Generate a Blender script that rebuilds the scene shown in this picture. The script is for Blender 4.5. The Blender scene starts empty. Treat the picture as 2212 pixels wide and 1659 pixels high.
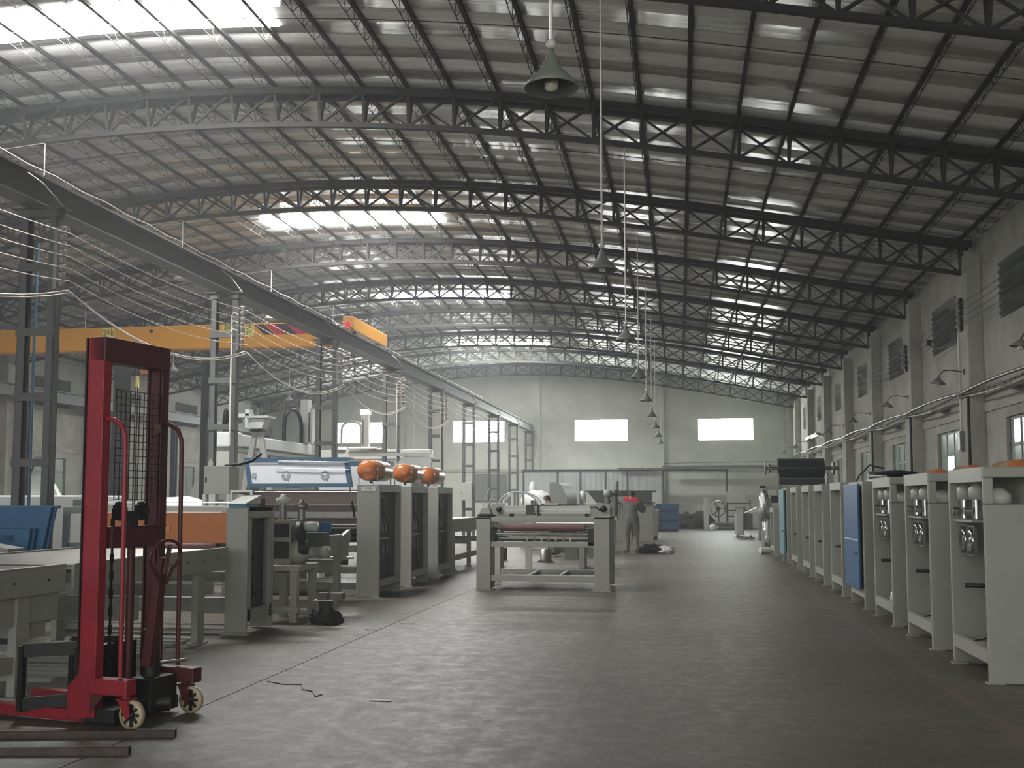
import bpy, bmesh, math, random
from mathutils import Vector, Matrix, noise
rnd = random.Random(7)
SC = bpy.context.scene
COL = SC.collection
D = bpy.data
PI = math.pi

# ------------------------------------------------------------ camera, world, lights, exposure
cam_data = D.cameras.new('camera')
cam_data.sensor_width = 36.0
cam_data.lens = 36.0 * 2350.0 / 2212.0
cam_data.shift_y = 62.5 / 2212.0
cam_data.clip_start = 0.05
cam_data.clip_end = 300
cam = D.objects.new('camera', cam_data)
cam.location = (0, 0, 1.5)
cam.rotation_euler = (math.radians(90 + 4.55), 0, math.radians(8.73))
COL.objects.link(cam)
SC.camera = cam

w = D.worlds.new('world')
SC.world = w
w.use_nodes = True
bg = w.node_tree.nodes['Background']
bg.inputs[0].default_value = (0.80, 0.86, 0.90, 1)
bg.inputs[1].default_value = 1.0

def area(name, loc, rot, sx, sy, power, col=(1, 1, 1)):
    l = D.lights.new(name, 'AREA')
    l.shape = 'RECTANGLE'; l.size = sx; l.size_y = sy; l.energy = power; l.color = col
    o = D.objects.new(name, l); o.location = loc; o.rotation_euler = rot
    COL.objects.link(o)
    return o
# added fill light at the unseen rear of the hall, behind the camera
area('rear_fill', (-4, -7.5, 3.2), (math.radians(80), 0, 0), 20, 5.5, 500, (1.0, 0.96, 0.90))

SC.view_settings.view_transform = 'Standard'
SC.view_settings.look = 'None'
SC.view_settings.exposure = 0.5
SC.view_settings.gamma = 1.0
SC.view_settings.use_curve_mapping = False
SC.cycles.use_denoising = True
SC.cycles.max_bounces = 6
SC.cycles.diffuse_bounces = 4
SC.cycles.glossy_bounces = 3
SC.cycles.volume_bounces = 0
SC.cycles.use_adaptive_sampling = True
SC.cycles.adaptive_threshold = 0.06
SC.cycles.adaptive_min_samples = 16
SC.cycles.sample_clamp_indirect = 4.0
SC.cycles.caustics_reflective = False
SC.cycles.caustics_refractive = False

SKY_E = 74.0      # roof lights
HAZE = 0.0032
WIN_E = 28.0      # gable windows

# ------------------------------------------------------------ materials
def lin(c):
    return tuple((x / 12.92 if x <= 0.04045 else ((x + 0.055) / 1.055) ** 2.4) for x in c)
def rgb(r, g, b):
    return lin((r / 255, g / 255, b / 255)) + (1,)
MATS = {}
def mat(name, col, rough=0.5, metal=0.0, var=0.0, vscale=3.0, bump=0.0, bscale=30.0, stretch=(1, 1, 1), emit=None, estr=0.0, spec=0.5, rvar=0.0):
    m = D.materials.new(name); m.use_nodes = True
    nt = m.node_tree; N = nt.nodes; L = nt.links
    b = N['Principled BSDF']
    b.inputs['Base Color'].default_value = col
    b.inputs['Roughness'].default_value = rough
    b.inputs['Metallic'].default_value = metal
    b.inputs['Specular IOR Level'].default_value = spec
    if emit:
        b.inputs['Emission Color'].default_value = emit
        b.inputs['Emission Strength'].default_value = estr
    if var or bump or rvar:
        tc = N.new('ShaderNodeTexCoord'); mp = N.new('ShaderNodeMapping')
        mp.inputs['Scale'].default_value = stretch
        geo = N.new('ShaderNodeNewGeometry')
        L.new(geo.outputs['Position'], mp.inputs['Vector'])
    if var or rvar:
        n = N.new('ShaderNodeTexNoise'); n.inputs['Scale'].default_value = vscale; n.inputs['Detail'].default_value = 6
        n.inputs['Roughness'].default_value = 0.65
        L.new(mp.outputs[0], n.inputs['Vector'])
    if var:
        r = N.new('ShaderNodeValToRGB')
        r.color_ramp.elements[0].position = 0.3; r.color_ramp.elements[1].position = 0.7
        r.color_ramp.elements[0].color = tuple(c * (1 - var) for c in col[:3]) + (1,)
        r.color_ramp.elements[1].color = tuple(min(1, c * (1 + var * 0.6)) for c in col[:3]) + (1,)
        L.new(n.outputs['Fac'], r.inputs['Fac']); L.new(r.outputs['Color'], b.inputs['Base Color'])
    if rvar:
        q = N.new('ShaderNodeMapRange'); q.inputs['From Min'].default_value = 0.3; q.inputs['From Max'].default_value = 0.7
        q.inputs['To Min'].default_value = max(0.02, rough - rvar); q.inputs['To Max'].default_value = min(1, rough + rvar)
        L.new(n.outputs['Fac'], q.inputs['Value']); L.new(q.outputs[0], b.inputs['Roughness'])
    if bump:
        n2 = N.new('ShaderNodeTexNoise'); n2.inputs['Scale'].default_value = bscale; n2.inputs['Detail'].default_value = 4
        L.new(mp.outputs[0], n2.inputs['Vector'])
        bp = N.new('ShaderNodeBump'); bp.inputs['Strength'].default_value = bump; bp.inputs['Distance'].default_value = 0.02
        L.new(n2.outputs['Fac'], bp.inputs['Height']); L.new(bp.outputs['Normal'], b.inputs['Normal'])
    MATS[name] = m
    return m

mat('paint_grey', rgb(160, 161, 150), 0.42, var=0.06, vscale=2.5)
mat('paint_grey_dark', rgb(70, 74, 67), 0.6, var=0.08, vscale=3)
mat('paint_light', rgb(196, 197, 188), 0.4, var=0.04)
mat('white', rgb(240, 242, 238), 0.38, var=0.03)
mat('truss', rgb(46, 45, 39), 0.75, var=0.2, vscale=6)
mat('column', rgb(97, 98, 95), 0.5, var=0.12, vscale=4)
mat('beam', rgb(118, 118, 116), 0.42, var=0.12, vscale=3)
mat('rail', rgb(150, 145, 140), 0.28, metal=0.9)
mat('yellow', rgb(238, 166, 42), 0.35, var=0.07, vscale=1.5)
mat('red', rgb(146, 34, 46), 0.42, var=0.16, vscale=5)
mat('maroon', rgb(82, 34, 37), 0.48, var=0.2, vscale=5)  # same red darkened, shade put into the colour of the stacker parts
mat('black', rgb(24, 24, 23), 0.5)
mat('blackgloss', rgb(26, 30, 28), 0.16, spec=0.6)
mat('rubber', rgb(40, 40, 40), 0.8)
mat('blue', rgb(40, 92, 134), 0.42, var=0.1, vscale=2)
mat('bluegrey', rgb(66, 98, 122), 0.4, var=0.06)
mat('bluecrate', rgb(36, 92, 140), 0.55, var=0.15, vscale=4)
mat('teal', rgb(100, 146, 152), 0.42, var=0.05)
mat('tealstrip', rgb(20, 120, 150), 0.4)
mat('orange', rgb(200, 118, 52), 0.45, var=0.05)
mat('tank', rgb(206, 120, 66), 0.22, spec=0.7)
mat('tank_shell', rgb(184, 140, 110), 0.26, metal=0.0, spec=0.8)
mat('roller', rgb(122, 90, 88), 0.6, var=0.1)
mat('chrome', rgb(205, 205, 205), 0.18, metal=1.0)
mat('steel', rgb(140, 138, 132), 0.35, metal=0.8, var=0.1)
mat('steel_tube', rgb(86, 76, 72), 0.38, metal=0.7, var=0.3, vscale=12)
mat('brown_metal', rgb(112, 98, 90), 0.5, metal=0.3, var=0.12, vscale=3, stretch=(1, 1, 6))
mat('alu', rgb(176, 176, 170), 0.38, metal=0.6)
mat('plaster', rgb(178, 177, 166), 0.9, var=0.3, vscale=1.1, bump=0.15, bscale=8)
mat('plaster_far', rgb(206, 208, 196), 0.9, var=0.14, vscale=0.9, bump=0.15, bscale=8)
mat('plaster_pillar', rgb(176, 175, 165), 0.9, var=0.24, vscale=1.4, bump=0.15, bscale=10)
mat('louver', rgb(88, 92, 82), 0.6, var=0.2, vscale=6)
mat('dark_void', rgb(42, 46, 40), 0.9)
mat('frame_green', rgb(108, 118, 108), 0.5)
mat('pane', rgb(122, 134, 126), 0.12, emit=rgb(150, 165, 150), estr=0.13, spec=0.8)
mat('pane_lit', rgb(240, 240, 235), 0.3, emit=(1, 1, 0.97, 1), estr=3.0)
mat('winlight', (0.9, 0.9, 0.9, 1), 0.4, emit=(0.95, 1.0, 0.96, 1), estr=WIN_E)
mat('skylight', (0.9, 0.9, 0.9, 1), 0.4, emit=(1.0, 1.0, 1.0, 1), estr=SKY_E)
mat('enamel', rgb(120, 124, 116), 0.4, var=0.1)
mat('enamel_in', rgb(200, 200, 190), 0.4)
mat('bulb', rgb(210, 205, 190), 0.15, spec=0.8)
mat('enamel_white', rgb(225, 222, 215), 0.35)
mat('porcelain', rgb(160, 150, 142), 0.4)
mat('wire', rgb(190, 180, 170), 0.4, metal=0.6)
mat('wood', rgb(150, 128, 100), 0.75, var=0.25, vscale=8)
mat('carton', rgb(112, 98, 86), 0.85, var=0.1)
mat('film', rgb(232, 234, 238), 0.3, var=0.02)
mat('film_print', rgb(168, 170, 176), 0.4)
mat('paper', rgb(222, 222, 214), 0.7)
mat('foilwrap', rgb(215, 216, 212), 0.22, metal=0.6, bump=1.0, bscale=14)
mat('plastic_bag', rgb(225, 225, 220), 0.35, var=0.05, bump=0.8, bscale=16)
mat('ink', rgb(60, 50, 24), 0.6)
mat('ink_blue', rgb(28, 66, 100), 0.6)
mat('sign_yellow', rgb(240, 222, 120), 0.5)
mat('stripe_red', rgb(200, 30, 60), 0.45)
mat('stripe_black', rgb(50, 30, 28), 0.45)
mat('skin', rgb(172, 128, 104), 0.55)
mat('hair', rgb(26, 24, 24), 0.6)
mat('cloth_grey', rgb(112, 113, 108), 0.9, var=0.12, vscale=9, bump=0.5, bscale=20)
mat('cloth_trousers', rgb(128, 127, 118), 0.9, var=0.14, vscale=9, bump=0.5, bscale=20)
mat('cloth_red', rgb(205, 36, 54), 0.85)
mat('cloth_dark', rgb(44, 44, 42), 0.9, bump=0.6, bscale=14)
mat('sheet_grey', rgb(140, 141, 134), 0.5)
mat('acrylic', rgb(200, 205, 205), 0.1, spec=0.8)
mat('curtain', rgb(178, 181, 178), 0.35, var=0.14, vscale=1.6, bump=0.6, bscale=2.5)
mat('lamp_red', rgb(200, 40, 90), 0.2, emit=rgb(220, 40, 90), estr=0.6)
mat('tube_on', rgb(240, 240, 235), 0.3, emit=(1, 1, 0.95, 1), estr=2.5)
mat('wheel', rgb(186, 172, 140), 0.4)
mat('block', rgb(116, 113, 102), 0.85, var=0.2, vscale=14)
mat('debris', rgb(60, 54, 44), 0.95, var=0.5, vscale=5, bump=1.0, bscale=10)

def foil_material():
    m = D.materials.new('roof_foil'); m.use_nodes = True
    nt = m.node_tree; N = nt.nodes; L = nt.links; b = N['Principled BSDF']
    geo = N.new('ShaderNodeNewGeometry')
    mp = N.new('ShaderNodeMapping'); mp.inputs['Scale'].default_value = (0.35, 5.0, 1.0)
    L.new(geo.outputs['Position'], mp.inputs['Vector'])
    n = N.new('ShaderNodeTexNoise'); n.inputs['Scale'].default_value = 1.1; n.inputs['Detail'].default_value = 7
    L.new(mp.outputs[0], n.inputs['Vector'])
    r = N.new('ShaderNodeValToRGB')
    r.color_ramp.elements[0].position = 0.28; r.color_ramp.elements[0].color = rgb(206, 206, 198)
    r.color_ramp.elements[1].position = 0.75; r.color_ramp.elements[1].color = rgb(222, 222, 218)
    L.new(n.outputs['Fac'], r.inputs['Fac']); L.new(r.outputs['Color'], b.inputs['Base Color'])
    b.inputs['Metallic'].default_value = 0.2
    q = N.new('ShaderNodeMapRange'); q.inputs['From Min'].default_value = 0.3; q.inputs['From Max'].default_value = 0.7
    q.inputs['To Min'].default_value = 0.16; q.inputs['To Max'].default_value = 0.34
    L.new(n.outputs['Fac'], q.inputs['Value']); L.new(q.outputs[0], b.inputs['Roughness'])
    mp2 = N.new('ShaderNodeMapping'); mp2.inputs['Scale'].default_value = (0.6, 9.0, 1.0)
    L.new(geo.outputs['Position'], mp2.inputs['Vector'])
    n2 = N.new('ShaderNodeTexNoise'); n2.inputs['Scale'].default_value = 1.6; n2.inputs['Detail'].default_value = 3
    L.new(mp2.outputs[0], n2.inputs['Vector'])
    bp = N.new('ShaderNodeBump'); bp.inputs['Strength'].default_value = 0.24; bp.inputs['Distance'].default_value = 0.02
    L.new(n2.outputs['Fac'], bp.inputs['Height']); L.new(bp.outputs['Normal'], b.inputs['Normal'])
    MATS['foil'] = m
foil_material()

def floor_material():
    m = D.materials.new('concrete_floor'); m.use_nodes = True
    nt = m.node_tree; N = nt.nodes; L = nt.links; b = N['Principled BSDF']
    geo = N.new('ShaderNodeNewGeometry')
    def noise_n(scale, detail, st=(1, 1, 1), ro=0.6):
        mp = N.new('ShaderNodeMapping'); mp.inputs['Scale'].default_value = st
        L.new(geo.outputs['Position'], mp.inputs['Vector'])
        n = N.new('ShaderNodeTexNoise'); n.inputs['Scale'].default_value = scale; n.inputs['Detail'].default_value = detail
        n.inputs['Roughness'].default_value = ro
        L.new(mp.outputs[0], n.inputs['Vector']); return n
    big = noise_n(0.35, 5); fine = noise_n(26, 9, ro=0.8); wear = noise_n(5.5, 12, ro=0.85)
    r1 = N.new('ShaderNodeValToRGB')
    r1.color_ramp.elements[0].position = 0.35; r1.color_ramp.elements[0].color = rgb(82, 75, 64)
    r1.color_ramp.elements[1].position = 0.68; r1.color_ramp.elements[1].color = rgb(104, 97, 85)
    L.new(big.outputs['Fac'], r1.inputs['Fac'])
    r2 = N.new('ShaderNodeValToRGB')
    r2.color_ramp.elements[0].position = 0.55; r2.color_ramp.elements[0].color = (0, 0, 0, 1)
    r2.color_ramp.elements[1].position = 0.66; r2.color_ramp.elements[1].color = (1, 1, 1, 1)
    L.new(wear.outputs['Fac'], r2.inputs['Fac'])
    mx = N.new('ShaderNodeMix'); mx.data_type = 'RGBA'
    ms = N.new('ShaderNodeMath'); ms.operation = 'MULTIPLY'; ms.inputs[1].default_value = 0.75
    L.new(r2.outputs['Color'], ms.inputs[0]); L.new(ms.outputs[0], mx.inputs[0])
    L.new(r1.outputs['Color'], mx.inputs[6]); mx.inputs[7].default_value = rgb(122, 115, 101)
    # faded painted guide line along the right hand aisle and a rubbed track in the middle
    sx = N.new('ShaderNodeSeparateXYZ'); L.new(geo.outputs['Position'], sx.inputs[0])
    def band(c, wd, col, amt, src):
        d = N.new('ShaderNodeMath'); d.operation = 'SUBTRACT'; d.inputs[1].default_value = c; L.new(sx.outputs[0], d.inputs[0])
        a = N.new('ShaderNodeMath'); a.operation = 'ABSOLUTE'; L.new(d.outputs[0], a.inputs[0])
        q = N.new('ShaderNodeMapRange'); q.inputs['From Min'].default_value = wd; q.inputs['From Max'].default_value = wd * 1.6
        q.inputs['To Min'].default_value = amt; q.inputs['To Max'].default_value = 0.0
        L.new(a.outputs[0], q.inputs['Value'])
        k = N.new('ShaderNodeMath'); k.operation = 'MULTIPLY'; L.new(q.outputs[0], k.inputs[0]); L.new(big.outputs['Fac'], k.inputs[1])
        z = N.new('ShaderNodeMix'); z.data_type = 'RGBA'; L.new(k.outputs[0], z.inputs[0])
        L.new(src, z.inputs[6]); z.inputs[7].default_value = col
        return z.outputs[2]
    c = band(2.11, 0.05, rgb(160, 132, 108), 0.3, mx.outputs[2])
    c = band(-0.82, 0.035, rgb(150, 138, 120), 0.3, c)
    mf = N.new('ShaderNodeMix'); mf.data_type = 'RGBA'; mf.blend_type = 'MULTIPLY'; mf.inputs[0].default_value = 0.75
    r3 = N.new('ShaderNodeValToRGB'); r3.color_ramp.elements[0].position = 0.34; r3.color_ramp.elements[0].color = (0.5, 0.5, 0.5, 1)
    r3.color_ramp.elements[1].position = 0.62; r3.color_ramp.elements[1].color = (1, 1, 1, 1)
    L.new(fine.outputs['Fac'], r3.inputs['Fac']); L.new(c, mf.inputs[6]); L.new(r3.outputs['Color'], mf.inputs[7])
    L.new(mf.outputs[2], b.inputs['Base Color'])
    q = N.new('ShaderNodeMapRange'); q.inputs['From Min'].default_value = 0.4; q.inputs['From Max'].default_value = 0.65
    q.inputs['To Min'].default_value = 0.42; q.inputs['To Max'].default_value = 0.7
    L.new(wear.outputs['Fac'], q.inputs['Value']); L.new(q.outputs[0], b.inputs['Roughness'])
    b.inputs['Specular IOR Level'].default_value = 0.45
    bp = N.new('ShaderNodeBump'); bp.inputs['Strength'].default_value = 0.22; bp.inputs['Distance'].default_value = 0.01
    L.new(wear.outputs['Fac'], bp.inputs['Height']); L.new(bp.outputs['Normal'], b.inputs['Normal'])
    MATS['floor'] = m
floor_material()

# ------------------------------------------------------------ mesh helpers
WM = {}
class MB:
    def __init__(s): s.v = []; s.f = []; s.sm = []
    def add(s, vs, fs, smooth=False):
        n = len(s.v); s.v.extend(tuple(v) for v in vs)
        for f in fs: s.f.append(tuple(i + n for i in f)); s.sm.append(smooth)
        return s
    def box(s, x0, x1, y0, y1, z0, z1):
        vs = [(x, y, z) for z in (z0, z1) for (x, y) in ((x0, y0), (x1, y0), (x1, y1), (x0, y1))]
        return s.add(vs, [(3, 2, 1, 0), (4, 5, 6, 7), (0, 1, 5, 4), (1, 2, 6, 5), (2, 3, 7, 6), (3, 0, 4, 7)])
    def bar(s, p, q, w_, h_=None, up=(0, 0, 1)):
        h_ = h_ or w_
        p = Vector(p); q = Vector(q); d = (q - p).normalized(); u = Vector(up)
        if abs(d.dot(u)) > 0.98: u = Vector((0, 1, 0))
        a = d.cross(u).normalized() * (w_ / 2); b = a.cross(d).normalized() * (h_ / 2)
        vs = [p - a - b, p + a - b, p + a + b, p - a + b, q - a - b, q + a - b, q + a + b, q - a + b]
        return s.add(vs, [(0, 1, 2, 3), (7, 6, 5, 4), (4, 5, 1, 0), (5, 6, 2, 1), (6, 7, 3, 2), (7, 4, 0, 3)])
    def tube(s, pts, r, n=8, cap=True):
        pts = [Vector(p) for p in pts]; m = len(pts); rs = r if isinstance(r, (list, tuple)) else [r] * m
        vs = []; pa = None
        for i, p in enumerate(pts):
            d = (pts[min(i + 1, m - 1)] - pts[max(i - 1, 0)])
            d = d.normalized() if d.length > 1e-9 else Vector((0, 0, 1))
            if pa is None:
                u = Vector((0, 0, 1)) if abs(d.z) < 0.95 else Vector((0, 1, 0))
                a = d.cross(u).normalized()
            else:
                a = (pa - d * pa.dot(d)).normalized()
            pa = a; b = d.cross(a)
            for k in range(n):
                t = 2 * PI * k / n
                vs.append(p + (a * math.cos(t) + b * math.sin(t)) * rs[i])
        fs = [(i * n + k, i * n + (k + 1) % n, (i + 1) * n + (k + 1) % n, (i + 1) * n + k) for i in range(m - 1) for k in range(n)]
        s.add(vs, fs, True)
        if cap:
            s.add(vs[:n], [tuple(range(n))[::-1]]); s.add(vs[-n:], [tuple(range(n))])
        return s
    def lathe(s, prof, c, axis=(0, 0, 1), n=20, smooth=True, cap=True):
        ax = Vector(axis).normalized(); u = Vector((1, 0, 0)) if abs(ax.x) < 0.9 else Vector((0, 1, 0))
        a = ax.cross(u).normalized(); b = ax.cross(a); c = Vector(c); vs = []
        for (r, h) in prof:
            for k in range(n):
                t = 2 * PI * k / n
                vs.append(c + ax * h + (a * math.cos(t) + b * math.sin(t)) * r)
        m = len(prof)
        fs = [(i * n + k, i * n + (k + 1) % n, (i + 1) * n + (k + 1) % n, (i + 1) * n + k) for i in range(m - 1) for k in range(n)]
        if cap and prof[0][0] > 1e-6: fs.append(tuple(range(n))[::-1])
        if cap and prof[-1][0] > 1e-6: fs.append(tuple(range((m - 1) * n, m * n)))
        return s.add(vs, fs, smooth)
    def cyl(s, p, q, r, n=16):
        p = Vector(p); q = Vector(q)
        vs = []; d = (q - p).normalized(); u = Vector((0, 0, 1)) if abs(d.z) < 0.95 else Vector((0, 1, 0))
        a = d.cross(u).normalized(); b = d.cross(a)
        for c in (p, q):
            for k in range(n):
                t = 2 * PI * k / n; vs.append(c + (a * math.cos(t) + b * math.sin(t)) * r)
        s.add(vs, [(k, (k + 1) % n, n + (k + 1) % n, n + k) for k in range(n)], True)
        s.add(vs[:n], [tuple(range(n))[::-1]]); s.add(vs[n:], [tuple(range(n))])
        return s
    def prism(s, poly, ax, a0, a1):
        # poly: 2-D outline in the two other axes (order x,y,z without ax)
        def P(u, v, t): return {'x': (t, u, v), 'y': (u, t, v), 'z': (u, v, t)}[ax]
        n = len(poly)
        vs = [P(u, v, a0) for u, v in poly] + [P(u, v, a1) for u, v in poly]
        return s.add(vs, [tuple(range(n)), tuple(range(n, 2 * n))[::-1]] + [(k, n + k, n + (k + 1) % n, (k + 1) % n) for k in range(n)])
    def frame(s, x0, x1, z0, z1, y, t, d):   # rectangular frame in the x-z plane
        s.box(x0, x1, y, y + d, z1 - t, z1); s.box(x0, x1, y, y + d, z0, z0 + t)
        s.box(x0, x0 + t, y, y + d, z0 + t, z1 - t); s.box(x1 - t, x1, y, y + d, z0 + t, z1 - t); return s
    def framey(s, y0, y1, z0, z1, x, t, d):  # rectangular frame in the y-z plane
        s.box(x, x + d, y0, y1, z1 - t, z1); s.box(x, x + d, y0, y1, z0, z0 + t)
        s.box(x, x + d, y0, y0 + t, z0 + t, z1 - t); s.box(x, x + d, y1 - t, y1, z0 + t, z1 - t); return s
    def build(s, name, m, parent=None, bevel=0, label=None, cat=None, group=None, kind=None, local=False, at=None):
        me = D.meshes.new(name)
        if parent is not None:
            inv = Matrix() if local else WM[parent].inverted(); wm = WM[parent].copy()
        else:
            xs = [v[0] for v in s.v]; ys = [v[1] for v in s.v]; zs = [v[2] for v in s.v]
            loc = at or ((min(xs) + max(xs)) / 2, (min(ys) + max(ys)) / 2, min(zs))
            wm = Matrix.Translation(loc); inv = wm.inverted()
        me.from_pydata([inv @ Vector(v) for v in s.v], [], s.f)
        me.polygons.foreach_set('use_smooth', s.sm)
        bm = bmesh.new(); bm.from_mesh(me); bmesh.ops.recalc_face_normals(bm, faces=bm.faces); bm.to_mesh(me); bm.free()
        me.materials.append(MATS[m]); me.update()
        o = D.objects.new(name, me); COL.objects.link(o)
        if parent is not None: o.parent = parent
        else: o.location = wm.translation
        WM[o] = wm
        if bevel:
            md = o.modifiers.new('bevel', 'BEVEL'); md.width = bevel; md.segments = 2; md.limit_method = 'ANGLE'
            md.angle_limit = math.radians(50)
        tag(o, label, cat, group, kind)
        return o
def tag(o, label=None, cat=None, group=None, kind=None):
    if label: o['label'] = label
    if cat: o['category'] = cat
    if group: o['group'] = group
    if kind: o['kind'] = kind
    return o
def T(name, loc, label=None, cat=None, group=None, kind=None, rz=0.0, parent=None):
    o = D.objects.new(name, None); COL.objects.link(o); o.empty_display_size = 0.1
    m = Matrix.Translation(loc) @ Matrix.Rotation(rz, 4, 'Z')
    if parent is not None:
        o.parent = parent; o.matrix_local = WM[parent].inverted() @ m
    else:
        o.location = loc; o.rotation_euler = (0, 0, rz)
    WM[o] = m
    return tag(o, label, cat, group, kind)
def copy_tree(o, parent=None):
    c = o.copy(); COL.objects.link(c)
    if parent is not None: c.parent = parent
    for ch in list(o.children): copy_tree(ch, c)
    WM[c] = WM[o]
    return c
def dup(root, loc, label=None, rz=None, cat=None, group=None):
    c = copy_tree(root); c.location = loc
    if rz is not None: c.rotation_euler = (0, 0, rz)
    if label: c['label'] = label
    if cat: c['category'] = cat
    if group: c['group'] = group
    WM[c] = Matrix.Translation(loc) @ Matrix.Rotation(c.rotation_euler.z, 4, 'Z')
    return c
def arc_pts(cx, cz, r, a0, a1, n, y):
    return [(cx + r * math.cos(a0 + (a1 - a0) * i / n), y, cz + r * math.sin(a0 + (a1 - a0) * i / n)) for i in range(n + 1)]
def sag(p, q, s, n=10):
    p = Vector(p); q = Vector(q)
    return [p.lerp(q, i / n) - Vector((0, 0, s * 4 * (i / n) * (1 - i / n))) for i in range(n + 1)]
TXT = {}
def text(s, size, m, parent, loc, rot, name='lettering', xscale=1.0, bold=0.0):
    cu = D.curves.new(name, 'FONT'); cu.body = s; cu.size = size; cu.extrude = 0.0012; cu.offset = bold
    cu.align_x = 'CENTER'; cu.align_y = 'CENTER'
    tmp = D.objects.new('tmp', cu); COL.objects.link(tmp)
    dg = bpy.context.evaluated_depsgraph_get(); dg.update()
    me = D.meshes.new_from_object(tmp.evaluated_get(dg)); me.name = name
    D.objects.remove(tmp); D.curves.remove(cu)
    me.materials.clear(); me.materials.append(MATS[m])
    o = D.objects.new(name, me); COL.objects.link(o)
    o.parent = parent
    from mathutils import Euler
    mw = Matrix.Translation(loc) @ Euler(rot).to_matrix().to_4x4() @ Matrix.Diagonal((xscale, 1, 1, 1))
    o.matrix_local = WM[parent].inverted() @ mw
    WM[o] = mw
    return o

# ------------------------------------------------------------ the hall
XC, XR, XL = -8.8, 6.3, -23.8       # centre, right and left wall inner faces
YF = 59.6                            # far wall
TY = [6.91 + 5.75 * k for k in range(10)]   # roof truss lines
def zt(x): d = (x - XC) ** 2; return 8.827 - 0.0114927 * d + 1.19143e-5 * d * d   # underside of the top chords
def zb(x): d = (x - XC) ** 2; return 8.27 - 0.0121857 * d + 1.41266e-5 * d * d   # underside of the bottom chord
def zr(x): return zt(x) + 0.20                                      # roof sheeting

# floor: slabs with open joints over a dark sub-base
fl = T('floor', (0, 0, 0), kind='structure')
mb = MB().box(-24.2, 6.8, -9, 60, -0.2, -0.03); mb.build('sub_base', 'dark_void', fl)
xs = [-24.2, -18.2, -12.3, -7.6, -3.45, 6.8]; ys = [-9, -1.5, 4.6, 20.4, 32, 44, 60]
for i in range(len(xs) - 1):
    for j in range(len(ys) - 1):
        mb = MB().box(xs[i] + 0.006, xs[i + 1] - 0.006, ys[j] + 0.005, ys[j + 1] - 0.005, -0.12, 0.0)
        mb.build('concrete_slab', 'floor', fl)

# roof: foil faced sheets laid across the hall, thin steel purlins below
ce = T('ceiling', (XC, 30, 9.0), kind='structure')
sheet = None; y = -9.0; NX = 40
xs = [XL - 0.3 + (XR - XL + 0.6) * i / NX for i in range(NX + 1)]
while y < 59.9:
    dz = rnd.uniform(0, 0.008)
    mb = MB(); y1 = min(y + 0.93, 59.9)
    vs = []
    for x in xs:
        vs += [(x, y, zr(x) + dz), (x, y1, zr(x) + dz - 0.006)]
    n = len(vs)
    vs += [(a, b, c + 0.05) for a, b, c in vs]
    fs = [(2 * i, 2 * i + 1, 2 * i + 3, 2 * i + 2) for i in range(NX)] + [(n + 2 * i, n + 2 * i + 2, n + 2 * i + 3, n + 2 * i + 1) for i in range(NX)]
    fs += [(2 * i, 2 * i + 2, n + 2 * i + 2, n + 2 * i) for i in range(NX)] + [(2 * i + 1, n + 2 * i + 1, n + 2 * i + 3, 2 * i + 3) for i in range(NX)]
    mb.add(vs, fs, True)
    mb.build('roof_sheet', 'foil', ce)
    y += 0.93
NODE = [XC + 0.822 * (k - 18) for k in range(37)]
def purlin_mb(L=5.75):
    mb = MB(); mb.box(-0.032, 0.032, -L / 2, L / 2, -0.05, 0.0)
    mb.bar((-0.0, -L / 2 + 0.1, -0.27), (-0.0, L / 2 - 0.1, -0.27), 0.011)
    n = 22
    for i in range(n):
        a = -L / 2 + 0.12 + (L - 0.24) * i / n; b = a + (L - 0.24) / n
        z0, z1 = (-0.04, -0.27) if i % 2 else (-0.27, -0.04)
        mb.bar((0, a, z0), (0, b, z1), 0.008)
    return mb
pm = None
def purlin_at(k, y):
    x = NODE[k]; sl = math.atan(0.0229854 * (x - XC) - 4.7657e-5 * (x - XC) ** 3)
    return Matrix.Translation((x, y, zr(x) - 0.004)) @ Matrix.Rotation(sl, 4, 'Y')
ceinv = WM[ce].inverted()
BAYS = [TY[0] - 2.875] + [t + 2.875 for t in TY[:9]]
for bi, yb in enumerate(BAYS[1:8]):
    for k in range(37):
        if bi == 0 and not (8 <= k <= 36): continue
        if pm is None:
            po = purlin_mb().build('purlin', 'truss', ce, at=None); pm = po.data
            me = D.meshes.new('purlin'); m_ = purlin_mb()
            me.from_pydata(m_.v, [], m_.f); me.materials.append(MATS['truss'])
            po.data = me; pm = me
        else:
            po = D.objects.new('purlin', pm); COL.objects.link(po); po.parent = ce
        po.matrix_local = ceinv @ purlin_at(k, yb)
mb = MB(); src = purlin_mb()
for yb in BAYS[8:] + BAYS[:1]:
    for k in range(37):
        M = purlin_at(k, yb); mb.add([M @ Vector(v) for v in src.v], src.f)
mb.build('purlins_beyond', 'truss', ce, kind='stuff')
# sag rods under the sheets in the middle of every bay
for yb in BAYS:
    mb = MB(); mb.tube([(x, yb - 0.2, zt(x) + 0.08) for x in NODE], 0.008, 4); mb.build('sag_rod', 'black', ce)
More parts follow.
